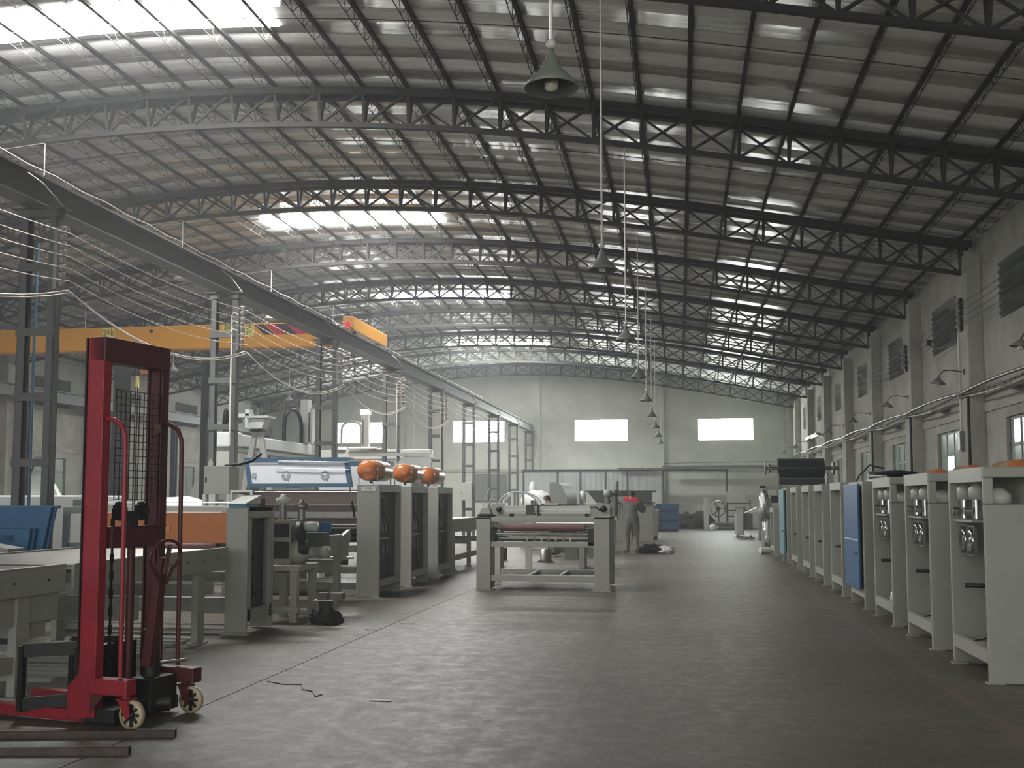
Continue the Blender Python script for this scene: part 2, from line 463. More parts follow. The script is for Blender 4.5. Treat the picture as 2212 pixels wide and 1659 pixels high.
# translucent roof lights
for i, (ya, yb_) in enumerate([(14.95, 15.85), (27.25, 28.15), (38.55, 39.4), (50.9, 51.8)]):
    xa = [-11.0 + 4.86 * j / 8 for j in range(9)]
    mb = MB(); vs = []
    for x in xa: vs += [(x, ya, zr(x) - 0.02), (x, yb_, zr(x) - 0.02)]
    n = len(vs); vs += [(a, b, c + 0.012) for a, b, c in vs]
    fs = [(2 * j, 2 * j + 1, 2 * j + 3, 2 * j + 2) for j in range(8)] + [(n + 2 * j, n + 2 * j + 2, n + 2 * j + 3, n + 2 * j + 1) for j in range(8)]
    fs += [(2 * j, 2 * j + 2, n + 2 * j + 2, n + 2 * j) for j in range(8)] + [(2 * j + 1, n + 2 * j + 1, n + 2 * j + 3, 2 * j + 3) for j in range(8)]
    mb.add(vs, fs, True); mb.build('window_%d' % (20 + i), 'skylight', None, kind='structure')

# trusses: triangular lattice arches
ORD = ['first', 'second', 'third', 'fourth', 'fifth', 'sixth', 'seventh', 'eighth', 'ninth', 'tenth']
tr = T('roof_truss', (XC, TY[1], 8), label='dark arched steel lattice truss crossing the top right corner, nearest of all', cat='truss', group='arched roof trusses')
Yt = TY[1]; HW = 0.16
for sgn in (-1, 1):
    mb = MB()
    pts = [(x, Yt + sgn * HW, zt(x)) for x in [XC - 14.9 + 29.9 * i / 40 for i in range(41)]]
    for i in range(40):
        a, b = pts[i], pts[i + 1]
        vs = []
        for p in (a, b): vs += [(p[0], p[1] - 0.055, p[2]), (p[0], p[1] + 0.055, p[2]), (p[0], p[1] + 0.055, p[2] + 0.12), (p[0], p[1] - 0.055, p[2] + 0.12)]
        mb.add(vs, [(0, 1, 5, 4), (1, 2, 6, 5), (2, 3, 7, 6), (3, 0, 4, 7)])
    mb.build('top_chord', 'truss', tr)
mb = MB()
pts = [(x, zb(x)) for x in [XC - 14.85 + 29.7 * i / 40 for i in range(41)]]
for i in range(40):
    a, b = pts[i], pts[i + 1]; vs = []
    for p in (a, b): vs += [(p[0], Yt - 0.05, p[1]), (p[0], Yt + 0.05, p[1]), (p[0], Yt + 0.05, p[1] + 0.085), (p[0], Yt - 0.05, p[1] + 0.085)]
    mb.add(vs, [(0, 1, 5, 4), (1, 2, 6, 5), (2, 3, 7, 6), (3, 0, 4, 7)])
mb.build('bottom_chord', 'truss', tr)
for k in range(37):
    x = NODE[k]
    for sgn in (-1, 1):
        MB().bar((x, Yt, zb(x) + 0.05), (x + 0.02, Yt + sgn * HW, zt(x) + 0.03), 0.05).build('strut', 'truss', tr)
    if k < 36:
        x2 = NODE[k + 1]
        MB().bar((x, Yt, zb(x) + 0.06), (x2, Yt - HW, zt(x2) + 0.02), 0.04).build('diagonal_brace', 'truss', tr)
        MB().bar((x2, Yt, zb(x2) + 0.06), (x, Yt + HW, zt(x) + 0.02), 0.04).build('diagonal_brace', 'truss', tr)
for i in range(2, 10):
    dup(tr, (XC, TY[i], 8), label='dark arched steel lattice truss, %s from the camera' % (ORD[i - 1] if i < 9 else 'last one, against the far gable wall, counted'))

# walls
def wall_grid(mb, xs, zs, holes, f):
    for i in range(len(xs) - 1):
        for j in range(len(zs) - 1):
            cx = (xs[i] + xs[i + 1]) / 2; cz = (zs[j] + zs[j + 1]) / 2
            if any(h[0] < cx < h[1] and h[2] < cz < h[3] for h in holes): continue
            f(mb, xs[i], xs[i + 1], zs[j], zs[j + 1])
FW = [(-19.25, -16.4, 4.68, 5.8), (-12.5, -9.6, 4.66, 5.85), (-5.65, -2.78, 4.68, 5.86), (1.05, 3.95, 4.74, 5.92)]
mb = MB()
xs = sorted(set([XL - 0.3, XR + 0.5] + [h[0] for h in FW] + [h[1] for h in FW])); zs = [0, 4.70, 5.85, 6.0]
HF = [(a, b, 4.70, 5.85) for a, b, c, d in FW]
wall_grid(mb, xs, zs, HF, lambda m, a, b, c, d: m.box(a, b, YF, YF + 0.25, c, d))
for i in range(40):
    a = XL - 0.3 + (XR - XL + 0.8) * i / 40; b = XL - 0.3 + (XR - XL + 0.8) * (i + 1) / 40
    za = zr(a) - 0.01; zb_ = zr(b) - 0.01
    mb.add([(a, YF, 6), (b, YF, 6), (b, YF, zb_), (a, YF, za), (a, YF + .25, 6), (b, YF + .25, 6), (b, YF + .25, zb_), (a, YF + .25, za)],
           [(0, 1, 2, 3), (7, 6, 5, 4), (3, 2, 6, 7), (0, 4, 5, 1), (0, 3, 7, 4), (1, 5, 6, 2)])
wf = mb.build('wall_far', 'plaster_far', None, kind='structure')
for x, wd in ((-14.9, 0.4), (-7.75, 0.4), (-1.0, 0.42), (5.95, 0.6), (XL + 0.2, 0.4)):
    MB().box(x - wd / 2, x + wd / 2, YF - 0.28, YF, 0, zt(x) - 0.05).build('pilaster', 'plaster_far', wf)
MB().box(XL, XR, YF - 0.04, YF, 3.0, 3.18).build('ledge', 'plaster_pillar', wf)
for i, (a, b, c, d) in enumerate(FW):
    c, d = 4.70, 5.85
    win = T('window_%d' % (i + 1), ((a + b) / 2, YF, c), kind='structure')
    for k in range(4):
        x0 = a + (b - a) * k / 4; x1 = a + (b - a) * (k + 1) / 4
        MB().box(x0 + 0.004, x1 - 0.004, YF + 0.06, YF + 0.1, c, d).build('pane', 'winlight', win)
    m = MB()
    for z in [c + (d - c) * q / 8 for q in range(9)]:
        m.box(a, a + 0.03, YF + 0.0, YF + 0.06, z - 0.02, z + 0.02); m.box(b - 0.03, b, YF, YF + 0.06, z - 0.02, z + 0.02)
    m.build('frame', 'frame_green', win)

BAYC = [TY[k] + 2.875 for k in range(-0, 9)]
def side_wall(side):
    X = XR if side > 0 else XL
    upper = [(y - 1.2, y + 1.2, 5.05, 6.15) for y in BAYC] + [(TY[0] - 4.1, TY[0] - 1.7, 5.05, 6.15)]
    lower = [(y - 1.1 + 0.05, y + 1.1 - 0.05, 1.45, 3.1) for y in BAYC] + [(TY[0] - 4.0, TY[0] - 1.9, 1.45, 3.1)]
    ys = sorted(set([-9.0, YF + 0.2] + [h[0] for h in upper + lower] + [h[1] for h in upper + lower]))
    zs = [0, 1.45, 3.1, 5.05, 6.15, 7.0 if side > 0 else 7.0]
    m = MB(); x0, x1 = (X, X + 0.3) if side > 0 else (X - 0.3, X)
    def fn(mm, a, b, c, d): mm.box(x0, x1, a, b, c, min(d, zr(X) + 0.05))
    wall_grid(m, ys, zs, upper + lower, fn)
    wl = m.build('wall_right' if side > 0 else 'wall_left', 'plaster', None, kind='structure')
    for y in TY + [TY[0] - 5.75]:
        px0, px1 = (6.0, 6.3) if side > 0 else (XL, XL + 0.3)
        MB().box(px0, px1, y - 0.42, y + 0.42, 0, 6.66).build('pilaster', 'plaster_pillar', wl, bevel=0.015)
    MB().box(*((X - 0.03, X) if side > 0 else (X, X + 0.03)), -8, YF, 3.3, 3.5).build('ledge', 'plaster_pillar', wl)
    return wl
wr = side_wall(1); wl_ = side_wall(-1)
# louvred upper openings and glazed lower windows
slat_me = None; wn = 5
def slat_mesh():
    m = MB()
    m.add([(-0.13, -0.39, 0.05), (0.0, -0.39, -0.075), (0.0, 0.39, -0.075), (-0.13, 0.39, 0.05),
           (-0.115, -0.39, 0.065), (0.015, -0.39, -0.06), (0.015, 0.39, -0.06), (-0.115, 0.39, 0.065)],
          [(0, 1, 2, 3), (7, 6, 5, 4), (0, 4, 5, 1), (1, 5, 6, 2), (2, 6, 7, 3), (3, 7, 4, 0)])
    me = D.meshes.new('louver_slat'); me.from_pydata(m.v, [], m.f); me.materials.append(MATS['louver']); return me
slat_me = slat_mesh()
def upper_window(side, yc, nm, slats=True):
    X = XR if side > 0 else XL
    wo = T('window_%d' % nm, (X, yc, 5.05), kind='structure')
    xo = X + 0.28 * side
    MB().box(min(xo, xo + 0.02 * side), max(xo, xo + 0.02 * side), yc - 1.2, yc + 1.2, 5.05, 6.15).build('backing', 'dark_void', wo)
    m = MB()
    for yy in (yc - 1.2, yc - 0.42, yc + 0.36, yc + 1.16):
        m.box(*sorted((X + 0.1 * side, X + 0.16 * side)), yy, yy + 0.05, 5.05, 6.15)
    m.build('mullion', 'louver', wo)
    for c in range(3):
        for r in range(8):
            o = D.objects.new('louver_slat', slat_me); COL.objects.link(o); o.parent = wo
            o.location = (0.09 * side, -0.78 + 0.78 * c + rnd.uniform(-.01, .01), 0.07 + 0.137 * r)
            if side < 0: o.rotation_euler = (0, rnd.uniform(-.1, .1), PI)
            else: o.rotation_euler = (0, rnd.uniform(-.15, .15), 0)
def lower_window(side, yc, nm, bright=None):
    X = XR if side > 0 else XL
    wo = T('window_%d' % nm, (X, yc, 1.45), kind='structure')
    xa, xb = sorted((X + 0.06 * side, X + 0.1 * side))
    m = MB(); y0, y1 = yc - 1.05, yc + 1.05
    m.framey(y0, y1, 1.45, 3.1, xa, 0.06, xb - xa)
    m.box(xa, xb, y0, y1, 2.52, 2.59)
    for q in (1, 2): m.box(xa, xb, y0 + 0.7 * q - 0.03, y0 + 0.7 * q + 0.03, 1.5, 3.05)
    m.build('frame', 'frame_green', wo)
    xg = X + 0.08 * side
    for q in range(3):
        for (z0, z1) in ((1.51, 2.52), (2.59, 3.04)):
            mt = 'pane_lit' if bright and q == bright[0] and z0 < 2 else 'pane'
            MB().box(xg - 0.006, xg + 0.006, y0 + 0.7 * q + 0.035, y0 + 0.7 * (q + 1) - 0.035, z0, z1).build('pane', mt, wo)
    MB().box(*sorted((X + 0.3 * side, X - 0.04 * side)), y0 - 0.05, y1 + 0.05, 1.38, 1.45).build('sill', 'plaster_pillar', wo)
for side in (1, -1):
    for k, yc in enumerate(BAYC):
        if side > 0 and k < 2: 
            if k == 0: continue
        if side < 0 and k < 4: continue
        upper_window(side, yc, wn); wn += 1
for side in (1, -1):
    for k, yc in enumerate(BAYC):
        if k == 0 or (side < 0 and k < 3): continue
        if wn == 20: wn = 25
        lower_window(side, yc, wn, (1,) if (side > 0 and k in (3,)) else None); wn += 1

# thin dusty haze filling the hall
m = D.materials.new('haze'); m.use_nodes = True
nt = m.node_tree; nt.nodes.clear()
out = nt.nodes.new('ShaderNodeOutputMaterial'); vs_ = nt.nodes.new('ShaderNodeVolumeScatter')
vs_.inputs['Color'].default_value = (0.95, 0.97, 1.0, 1); vs_.inputs['Density'].default_value = HAZE; vs_.inputs['Anisotropy'].default_value = 0.3
nt.links.new(vs_.outputs[0], out.inputs['Volume'])
MATS['haze'] = m
MB().box(-24.1, 6.9, -8.5, 59.85, -0.25, 9.3).build('haze', 'haze', None, label='thin dusty haze filling the whole hall', cat='haze', kind='stuff')
# ------------------------------------------------------------ crane runway
CX = -8.05
cc = T('runway_column', (CX, TY[1], 0), label='x', cat='column', group='lattice crane columns')
y = TY[1]
for s in (-1, 1):
    m = MB(); x = CX + s * 0.2
    m.box(x - 0.05, x + 0.05, y - 0.07, y - 0.055, 0, 5.2); m.box(x - 0.05, x + 0.05, y + 0.055, y + 0.07, 0, 5.2)
    m.box(*sorted((x + s * 0.05, x + s * 0.04)), y - 0.07, y + 0.07, 0, 5.2)
    m.build('post', 'column', cc)
z = 0.25
while z < 5.0:
    MB().box(CX - 0.26, CX + 0.26, y - 0.09, y - 0.055, z, z + 0.1).build('rung', 'column', cc)
    z += 0.83
MB().box(CX - 0.26, CX + 0.26, y - 0.09, y + 0.09, 5.1, 5.2).build('rung', 'column', cc)
MB().box(CX - 0.36, CX + 0.36, y - 0.12, y + 0.12, 5.2, 5.215).build('cap_plate', 'column', cc)
MB().box(CX - 0.34, CX + 0.34, y - 0.16, y + 0.16, 0, 0.02).build('base_plate', 'column', cc)
WHERE = ['nearest, at the left edge beside the yellow girder end', 'second from the camera, in front of the girder signs', 'third, right of the black and red stripes',
         'fourth from the camera, behind the orange tanks', 'fifth from the camera, left of the second gable window', 'sixth, crossing the second gable window', 'seventh, at the right part of the second gable window',
         'eighth from the camera, right of the second gable window', 'ninth and last, against the gable wall']
for i in range(9):
    lb = 'dark grey steel ladder-like crane column, ' + WHERE[i]
    if i == 0: cc['label'] = lb
    else: dup(cc, (CX, TY[1 + i], 0), label=lb)
rb = T('runway_beam', (CX, 30, 5.215), label='long dark grey steel runway beam on the lattice columns, carrying the yellow crane', cat='beam')
m = MB(); m.box(CX - 0.15, CX + 0.15, 1, 59.4, 5.215, 5.235); m.box(CX - 0.008, CX + 0.008, 1, 59.4, 5.235, 5.56); m.box(CX - 0.14, CX + 0.14, 1, 59.4, 5.56, 5.585)
m.build('girder_section', 'beam', rb)
MB().box(CX - 0.03, CX + 0.03, 1, 59.4, 5.585, 5.64).build('rail', 'rail', rb)
yy = 2.0
clip = None
while yy < 46:
    if clip is None: clip = MB().box(CX + 0.05, CX + 0.11, yy, yy + 0.06, 5.585, 5.62).build('rail_clip', 'rail', rb)
    else:
        c = clip.copy(); COL.objects.link(c); c.location = (0, yy - 2.0, 0)
    yy += 0.62
for i in range(1, 9):
    MB().tube([(CX + 0.12, TY[i] - 0.55, 5.53), (CX + 0.2, TY[i] - 0.35, 5.45), (CX + 0.3, TY[i] - 0.02, 5.22)], 0.018, 6).build('brace_rod', 'rail', rb)
m = MB().tube([(CX + 0.1, 1 + 0.62 * i, 5.655 + (0.025 if i % 2 else 0)) for i in range(70)], 0.008, 5); m.build('conductor', 'wire', rb)
# runway along the left wall
lb2 = T('wall_runway_beam', (-23.0, 30, 5.1), label='pale grey crane runway beam along the left wall under the louvred openings', cat='beam')
m = MB(); m.box(-23.15, -22.85, 1, 59.3, 5.1, 5.12); m.box(-23.01, -22.99, 1, 59.3, 5.12, 5.5); m.box(-23.15, -22.85, 1, 59.3, 5.5, 5.52)
m.build('girder_section', 'column', lb2)
MB().box(-23.03, -22.97, 1, 59.3, 5.52, 5.57).build('rail', 'black', lb2)
wc = T('wall_column', (-23.0, TY[1], 0), label='x', cat='column', group='black columns under the wall runway')
MB().box(-23.12, -22.88, TY[1] - 0.12, TY[1] - 0.1, 0, 5.08).add([], []).build('flange', 'black', wc)
m = MB(); m.box(-23.12, -22.88, TY[1] + 0.1, TY[1] + 0.12, 0, 5.08); m.box(-23.01, -22.99, TY[1] - 0.1, TY[1] + 0.1, 0, 5.08); m.build('web', 'black', wc)
wc['label'] = 'black steel column by the left wall under the wall runway beam'
for i in range(2, 10): dup(wc, (-23.0, TY[i], 0), label='black steel column by the left wall under the wall runway beam')

# yellow bridge crane
cr = T('bridge_crane', (-15.5, 26.2, 5.35), label='yellow travelling crane girder with red and black stripes spanning the left half', cat='crane')
m = MB(); yc = 26.2
prof = [(-22.9, 5.64), (-22.2, 5.36), (-8.7, 5.36), (-8.25, 5.5), (-8.2, 5.68), (-8.9, 5.72), (-9.6, 5.95), (-21.9, 5.95), (-22.9, 5.76)]
m.prism(prof, 'y', yc - 0.16, yc + 0.16); m.build('girder', 'yellow', cr, bevel=0.02)
MB().box(-21.9, -8.7, yc - 0.2, yc + 0.2, 5.335, 5.355).build('lower_flange', 'yellow', cr)
for xc in (CX, -23.0):
    z0 = 5.69
    m = MB(); m.prism([(25.7, z0 + 0.05), (25.8, z0), (28.8, z0), (28.9, z0 + 0.05), (28.9, z0 + 0.33), (25.7, z0 + 0.33)], 'x', xc - 0.13, xc + 0.13)
    ca = m.build('end_carriage', 'yellow', cr, bevel=0.01)
    for q in (26.2, 28.4): MB().cyl((xc - 0.05, q, z0 - 0.0), (xc + 0.05, q, z0 - 0.0), 0.07, 14).build('wheel', 'black', ca)
    if xc == CX: MB().lathe([(0.07, 0), (0.06, 0.03), (0.0, 0.05)], (xc - 0.0, 25.7, z0 + 0.12), (0, -1, 0), 12).build('buffer', 'lamp_red', ca)
yf = yc - 0.163
for (x, mt) in ((-10.64, 'stripe_black'), (-10.33, 'stripe_red'), (-10.06, 'stripe_black'), (-9.79, 'stripe_red')):
    d = 0.30
    MB().prism([(x, 5.93), (x + 0.28, 5.93), (x + 0.28 + d, 5.66), (x + d, 5.66)], 'y', yf - 0.003, yf).build('stripe', mt, cr)
pl = MB().box(-11.48, -10.62, yf - 0.004, yf, 5.64, 5.93).build('sign_plate', 'sign_yellow', cr)
text('超重订做', 0.17, 'ink', pl, (-11.05, yf - 0.006, 5.86), (PI / 2, 0, 0), xscale=1.1)
text('电:13386137', 0.14, 'ink', pl, (-11.05, yf - 0.006, 5.71), (PI / 2, 0, 0), xscale=0.95)
pl = MB().box(-14.74, -14.42, yf - 0.004, yf, 5.66, 5.93).build('sign_plate', 'sign_yellow', cr)
text('2吨', 0.2, 'ink', pl, (-14.58, yf - 0.006, 5.8), (PI / 2, 0, 0))
for x in (-13.4, -16.5): MB().cyl((x, yf - 0.012, 5.82), (x, yf, 5.82), 0.05, 14).build('port_ring', 'black', cr)
ho = T('chain_hoist', (-13.6, 26.2, 4.7), label='orange electric hoist hanging from the yellow girder behind the red stacker', cat='hoist')
MB().box(-13.72, -13.5, 26.1, 26.3, 4.72, 5.0).build('hoist_body', 'orange', ho, bevel=0.02)
m = MB(); m.box(-13.74, -13.44, 26.02, 26.38, 5.08, 5.3); m.cyl((-13.75, 26.2, 5.2), (-13.42, 26.2, 5.2), 0.1, 12); m.build('trolley', 'red', ho)
m = MB(); m.tube([(-13.8, 26.1, 5.3), (-13.9, 26.1, 5.1), (-13.82, 26.1, 4.9), (-13.78, 26.1, 4.7)], 0.04, 8); m.build('festoon_cable', 'black', ho)
MB().box(-13.82, -13.74, 26.07, 26.14, 4.35, 4.68).build('pendant_control', 'sign_yellow', ho, bevel=0.015)
MB().tube([(-13.6, 26.2, 4.72), (-13.6, 26.2, 3.0)], 0.012, 6).build('chain', 'steel', ho)
MB().tube([(-13.6, 26.2, 3.0), (-13.6, 26.2, 2.9), (-13.55, 26.2, 2.84), (-13.5, 26.2, 2.9)], 0.02, 6).build('hook', 'steel', ho)

# insulator racks and bare wires between the columns
ir = T('insulator_rack', (-7.72, TY[1] - 0.1, 4.2), label='x', cat='insulator', group='insulator racks on the crane columns')
y = TY[1] - 0.12
MB().box(-7.79, -7.74, y - 0.02, y + 0.03, 4.15, 4.95).build('bracket', 'steel', ir)
for i in range(8):
    zz = 4.2 + i * 0.098
    MB().lathe([(0.012, -0.02), (0.042, 0.0), (0.03, 0.022), (0.048, 0.035), (0.04, 0.06), (0.014, 0.068)], (-7.68, y, zz), (0, 0, 1), 10).build('insulator', 'porcelain', ir)
MB().tube([(-7.74, y, 4.15), (-7.68, y, 4.12), (-7.68, y, 4.96)], 0.006, 5).build('spindle', 'steel', ir)
for i in range(5):
    lb = 'porcelain spool insulator rack on the %s crane column' % ORD[i]
    if i == 0: ir['label'] = lb
    else: dup(ir, (-7.72, TY[1 + i] - 0.1, 4.2), label=lb)
for i, zz in enumerate((4.88, 4.72, 4.58, 4.43, 4.27)):
    pts = []
    for k in range(-1, 6):
        p = sag((-7.64, TY[1 + k], zz), (-7.64, TY[2 + k], zz), 0.10 + 0.02 * i, 10)
        pts += p[:-1] if k < 5 else p
    MB().tube(pts, 0.007, 5).build('overhead_wire', 'wire', None, label='bare horizontal wire strung along the crane columns, %s from the top' % ('topmost, first', 'second', 'third', 'fourth', 'fifth and lowest')[i], cat='wire', group='bare wires along the crane columns')
m = MB(); pts = []
for k in range(-1, 4):
    p = sag((-7.66, TY[1 + k], 4.15), (-7.66, TY[2 + k], 4.15), 0.42, 12); pts += p[:-1] if k < 3 else p
m.tube(pts, 0.013, 6); m.tube([(a + 0.03, b, c - 0.03) for a, b, c in pts], 0.009, 6)
m.build('feeder_cable', 'wire', None, label='thick pale twin cable sagging in loops below the bare wires', cat='cable')
# cable tails on the columns
for i, (q, lb) in enumerate(((2, 'white conduit and looping cable tails on the second crane column'), (5, 'white conduit running down the fifth crane column'), (4, 'white conduit with cable tails on the fourth crane column'))):
    y = TY[q] - 0.16
    cd = T('conduit', (-7.8, y, 2.4), label=lb, cat='conduit')
    MB().tube([(-7.86, y, 2.45), (-7.86, y, 4.6)], 0.018, 6).build('pipe', 'enamel_white', cd)
    for j in range(3):
        zz = 4.45 + 0.15 * j
        MB().tube([(-7.86, y, zz - 0.15), (-7.87, y - 0.02, zz), (-7.82, y - 0.03, zz + 0.08), (-7.74, y - 0.03, zz + 0.04)], 0.01, 6).build('cable_tail', 'enamel_white', cd)

# ------------------------------------------------------------ lamps
def pendant(name, x, y, ztop, zrim, label, shade='enamel', group='pendant lamps over the aisle', r=0.18):
    t = T(name, (x, y, ztop), label=label, cat='lamp', group=group)
    h = 0.2
    MB().tube([(x, y, ztop), (x, y, zrim + h + 0.12)], 0.011, 6).build('rod', 'enamel_white' if shade == 'enamel' else 'enamel_white', t)
    m = MB().lathe([(0.026, 0.035 * math.cos(q) + 0.0) if False else (0.034 * math.sin(q) + 0.0, -0.034 * math.cos(q)) for q in [PI * i / 8 for i in range(9)]], (x, y, zrim + h + 0.1), (0, 0, 1), 12)
    m.build('swivel_ball', 'enamel_in', t)
    m = MB().lathe([(0.016, h + 0.08), (0.02, h + 0.04), (0.032, h + 0.03), (0.036, h - 0.005), (0.052, h - 0.02), (0.062, h - 0.06), (r * 0.6, h * 0.48), (r * 0.84, h * 0.24), (r, 0.0), (r * 0.985, 0.0), (r * 0.82, h * 0.21), (r * 0.57, h * 0.44), (0.05, h - 0.07)], (x, y, zrim), (0, 0, 1), 28)
    m.build('shade', shade, t)
    m = MB().lathe([(0.0, -0.03), (0.04, -0.015), (0.048, 0.02), (0.04, 0.06), (0.035, 0.08)], (x, y, zrim + 0.01), (0, 0, 1), 16)
    m.build('bulb', 'bulb', t)
    MB().cyl((x, y, zrim + 0.07), (x, y, zrim + 0.12), 0.045, 14).build('socket', 'black', t)
    return t
p0 = pendant('pendant_lamp', -0.8, TY[0], zb(-0.8), 4.19, 'large conical pendant lamp at the top centre, nearest of the row')
for i in range(1, 9):
    dup(p0, (-0.87, TY[i], zb(-0.8)), label='conical grey pendant lamp on a long rod, %s of the aisle row from the camera' % ORD[i])
pl0 = pendant('pendant_lamp', -11.7, TY[2], zb(-11.7), 6.74, 'white conical lamp seen through the top of the nearest crane column', 'enamel_white', 'pendant lamps over the left bay')
for i, lb in ((3, 'white conical lamp below the runway beam between the first two columns'), (4, 'white conical lamp just above the striped yellow girder'), (5, 'pendant lamp on a white rod beside the yellow end carriage'), (6, 'far pendant lamp on a white rod above the fourth crane column')):
    dup(pl0, (-11.7, TY[i], zb(-11.7)), label=lb)
for i, lb in ((4, 'thin rod lamp hanging above the left part of the yellow girder'), (5, 'far lamp hanging below the girder left of the third column'), (7, 'farthest lamp of the outer left row above the white gantry')):
    dup(pl0, (-17.5, TY[i], zb(-17.5)), label=lb)
for i in (2, 3, 4, 5):
    MB().tube([(-14.5, TY[i], zb(-14.5) + .0), (-13, TY[i], zb(-13.0)), (-11.7, TY[i] - 0.03, zb(-11.7) + 0.0)], 0.012, 6).build('conduit', 'enamel_white', None, label='thin white conduit on the lower chord of the %s truss' % ORD[i - 1], cat='conduit')

def gooseneck(y, label):
    t = T('wall_lamp', (6.0, y, 4.2), label=label, cat='lamp', group='gooseneck lamps on the right wall pillars')
    MB().box(5.98, 6.0, y - 0.03, y + 0.03, 4.14, 4.26).build('wall_plate', 'black', t)
    MB().tube([(5.98, y, 4.2), (5.7, y - 0.02, 4.235), (5.56, y - 0.03, 4.22), (5.48, y - 0.04, 4.12), (5.46, y - 0.04, 4.05)], 0.011, 6).build('arm', 'black', t)
    m = MB().lathe([(0.02, 0.1), (0.035, 0.06), (0.09, 0.02), (0.175, -0.05), (0.17, -0.052), (0.085, 0.008), (0.03, 0.04)], (5.45, y - 0.04, 4.0), (0.12, 0, 1), 22)
    m.build('shade', 'enamel', t)
    MB().lathe([(0.0, -0.12), (0.035, -0.105), (0.05, -0.07), (0.04, -0.03), (0.03, 0.0)], (5.45, y - 0.04, 4.0), (0.12, 0, 1), 14).build('bulb', 'bulb', t)
    return t
g0 = gooseneck(TY[2], 'gooseneck wall lamp at the right edge of the picture')
for i, lb in ((3, 'gooseneck lamp on the pillar with the tall insulator rack'), (4, 'gooseneck lamp on the second right pillar, third lamp from the edge'), (5, 'gooseneck lamp on the third right pillar, fourth from the edge'), (6, 'gooseneck lamp, fifth from the right edge'), (7, 'gooseneck lamp, sixth from the right edge'), (8, 'small gooseneck lamp, second last toward the gable'), (9, 'farthest gooseneck lamp beside the gable corner')):
    dup(g0, (6.0, TY[i] - 0.05, 4.2), label=lb)
# right wall: insulator racks, wires, cable bundle, conduits
r1 = T('insulator_rack', (5.97, TY[3], 5.1), label='dark insulator rack high on the nearest visible right pillar', cat='insulator', group='insulator racks on the right wall')
MB().box(5.94, 6.0, TY[3] - 0.08, TY[3] + 0.1, 5.08, 5.78).build('bracket', 'black', r1)
for i in range(5):
    MB().lathe([(0.02, -0.04), (0.05, 0.0), (0.035, 0.03), (0.02, 0.05)], (5.9, TY[3] - 0.05, 5.16 + 0.135 * i), (-0.3, 0, 1), 10).build('insulator', 'porcelain', r1)
dup(r1, (5.97, TY[4], 4.9), label='insulator rack on the second right pillar, farther away')
for i in range(4):
    zz = 5.2 + 0.14 * i
    pts = sag((5.9, TY[2], zz), (5.9, TY[3], zz), 0.04)[:-1] + sag((5.9, TY[3], zz), (5.9, TY[4], zz - 0.2), 0.04)[:-1] + sag((5.9, TY[4], zz - 0.2), (5.9, TY[5], zz - 0.2), 0.05)
    MB().tube(pts, 0.007, 5).build('overhead_wire', 'black', None, label='thin dark wire along the right wall, %s from the bottom' % ('lowest, first', 'second', 'third', 'fourth and topmost')[i], cat='wire', group='thin wires on the right wall')
cb = T('cable_bundle', (5.95, 30, 3.8), label='thick bundle of sagging cables along the right wall below the lamps', cat='cable')
for j, (dx, dz, r) in enumerate(((0, 0, 0.035), (-0.05, -0.03, 0.022), (0.02, -0.06, 0.02))):
    pts = []
    for k in range(1, 8):
        p = sag((5.93 + dx, TY[k + 1] - 0.0, 3.74 + dz), (5.93 + dx, TY[k + 2], 3.74 + dz), -0.06 if j == 0 else 0.05 + 0.02 * j, 10); pts += p[:-1] if k < 7 else p
    MB().tube(pts, r, 7).build('cable', ('steel', 'black', 'enamel_in')[j], cb)
for k in range(1, 8):
    yb = TY[k + 1] + 2.9
    m = MB(); m.add([(6.29, yb - 0.4, 3.68), (6.29, yb + 0.5, 3.68), (5.8, yb - 0.35, 3.62), (6.29, yb - 0.4, 3.6), (6.29, yb + 0.5, 3.6), (5.8, yb - 0.35, 3.59)], [(0, 1, 2), (5, 4, 3), (0, 2, 5, 3), (2, 1, 4, 5), (1, 0, 3, 4)])
    m.build('support_shelf', 'steel', cb)
for i, (k, x) in enumerate(((3, 6.0), (4, 6.0), (5, 6.0))):
    m = MB(); m.tube([(5.97, TY[k] - 0.38, 1.6), (5.97, TY[k] - 0.38, 3.7)], 0.03, 6)
    m.build('conduit', 'black', None, label='black vertical conduit on the %s right pillar' % ('nearest visible', 'second visible', 'third visible')[i], cat='conduit')
sb = T('switch_box', (5.96, TY[3] + 0.2, 2.6), label='small grey switch box with white conduit on the nearest right pillar', cat='switch box')
MB().box(5.9, 6.0, TY[3] + 0.1, TY[3] + 0.35, 2.55, 2.95).build('case', 'enamel', sb)
MB().tube([(5.97, TY[3] + 0.25, 2.95), (5.97, TY[3] + 0.25, 5.0)], 0.018, 6).build('pipe', 'enamel_white', sb)
bt = T('batten_light', (5.8, 49, 4.2), label='lit fluorescent batten under a small hood on the right wall, far away', cat='lamp')
MB().box(5.75, 5.95, 47.5, 51.5, 4.25, 4.33).build('hood', 'enamel', bt); MB().cyl((5.8, 47.6, 4.22), (5.8, 51.4, 4.22), 0.03, 8).build('tube', 'tube_on', bt)
for yy in (48.6, 50.8): MB().box(5.85, 6.3, yy, yy + 0.05, 4.28, 4.32).build('wall_bracket', 'enamel', bt)
cm = T('camera_box', (5.7, 25.4, 5.0), label='small dark security camera below the louvred opening', cat='camera')
MB().box(5.52, 5.62, 25.3, 25.5, 4.95, 5.07).build('housing', 'black', cm); MB().tube([(5.6, 25.4, 4.95), (5.75, 25.2, 4.85), (6.0, 24.56, 4.85)], 0.015, 6).build('arm', 'enamel', cm)
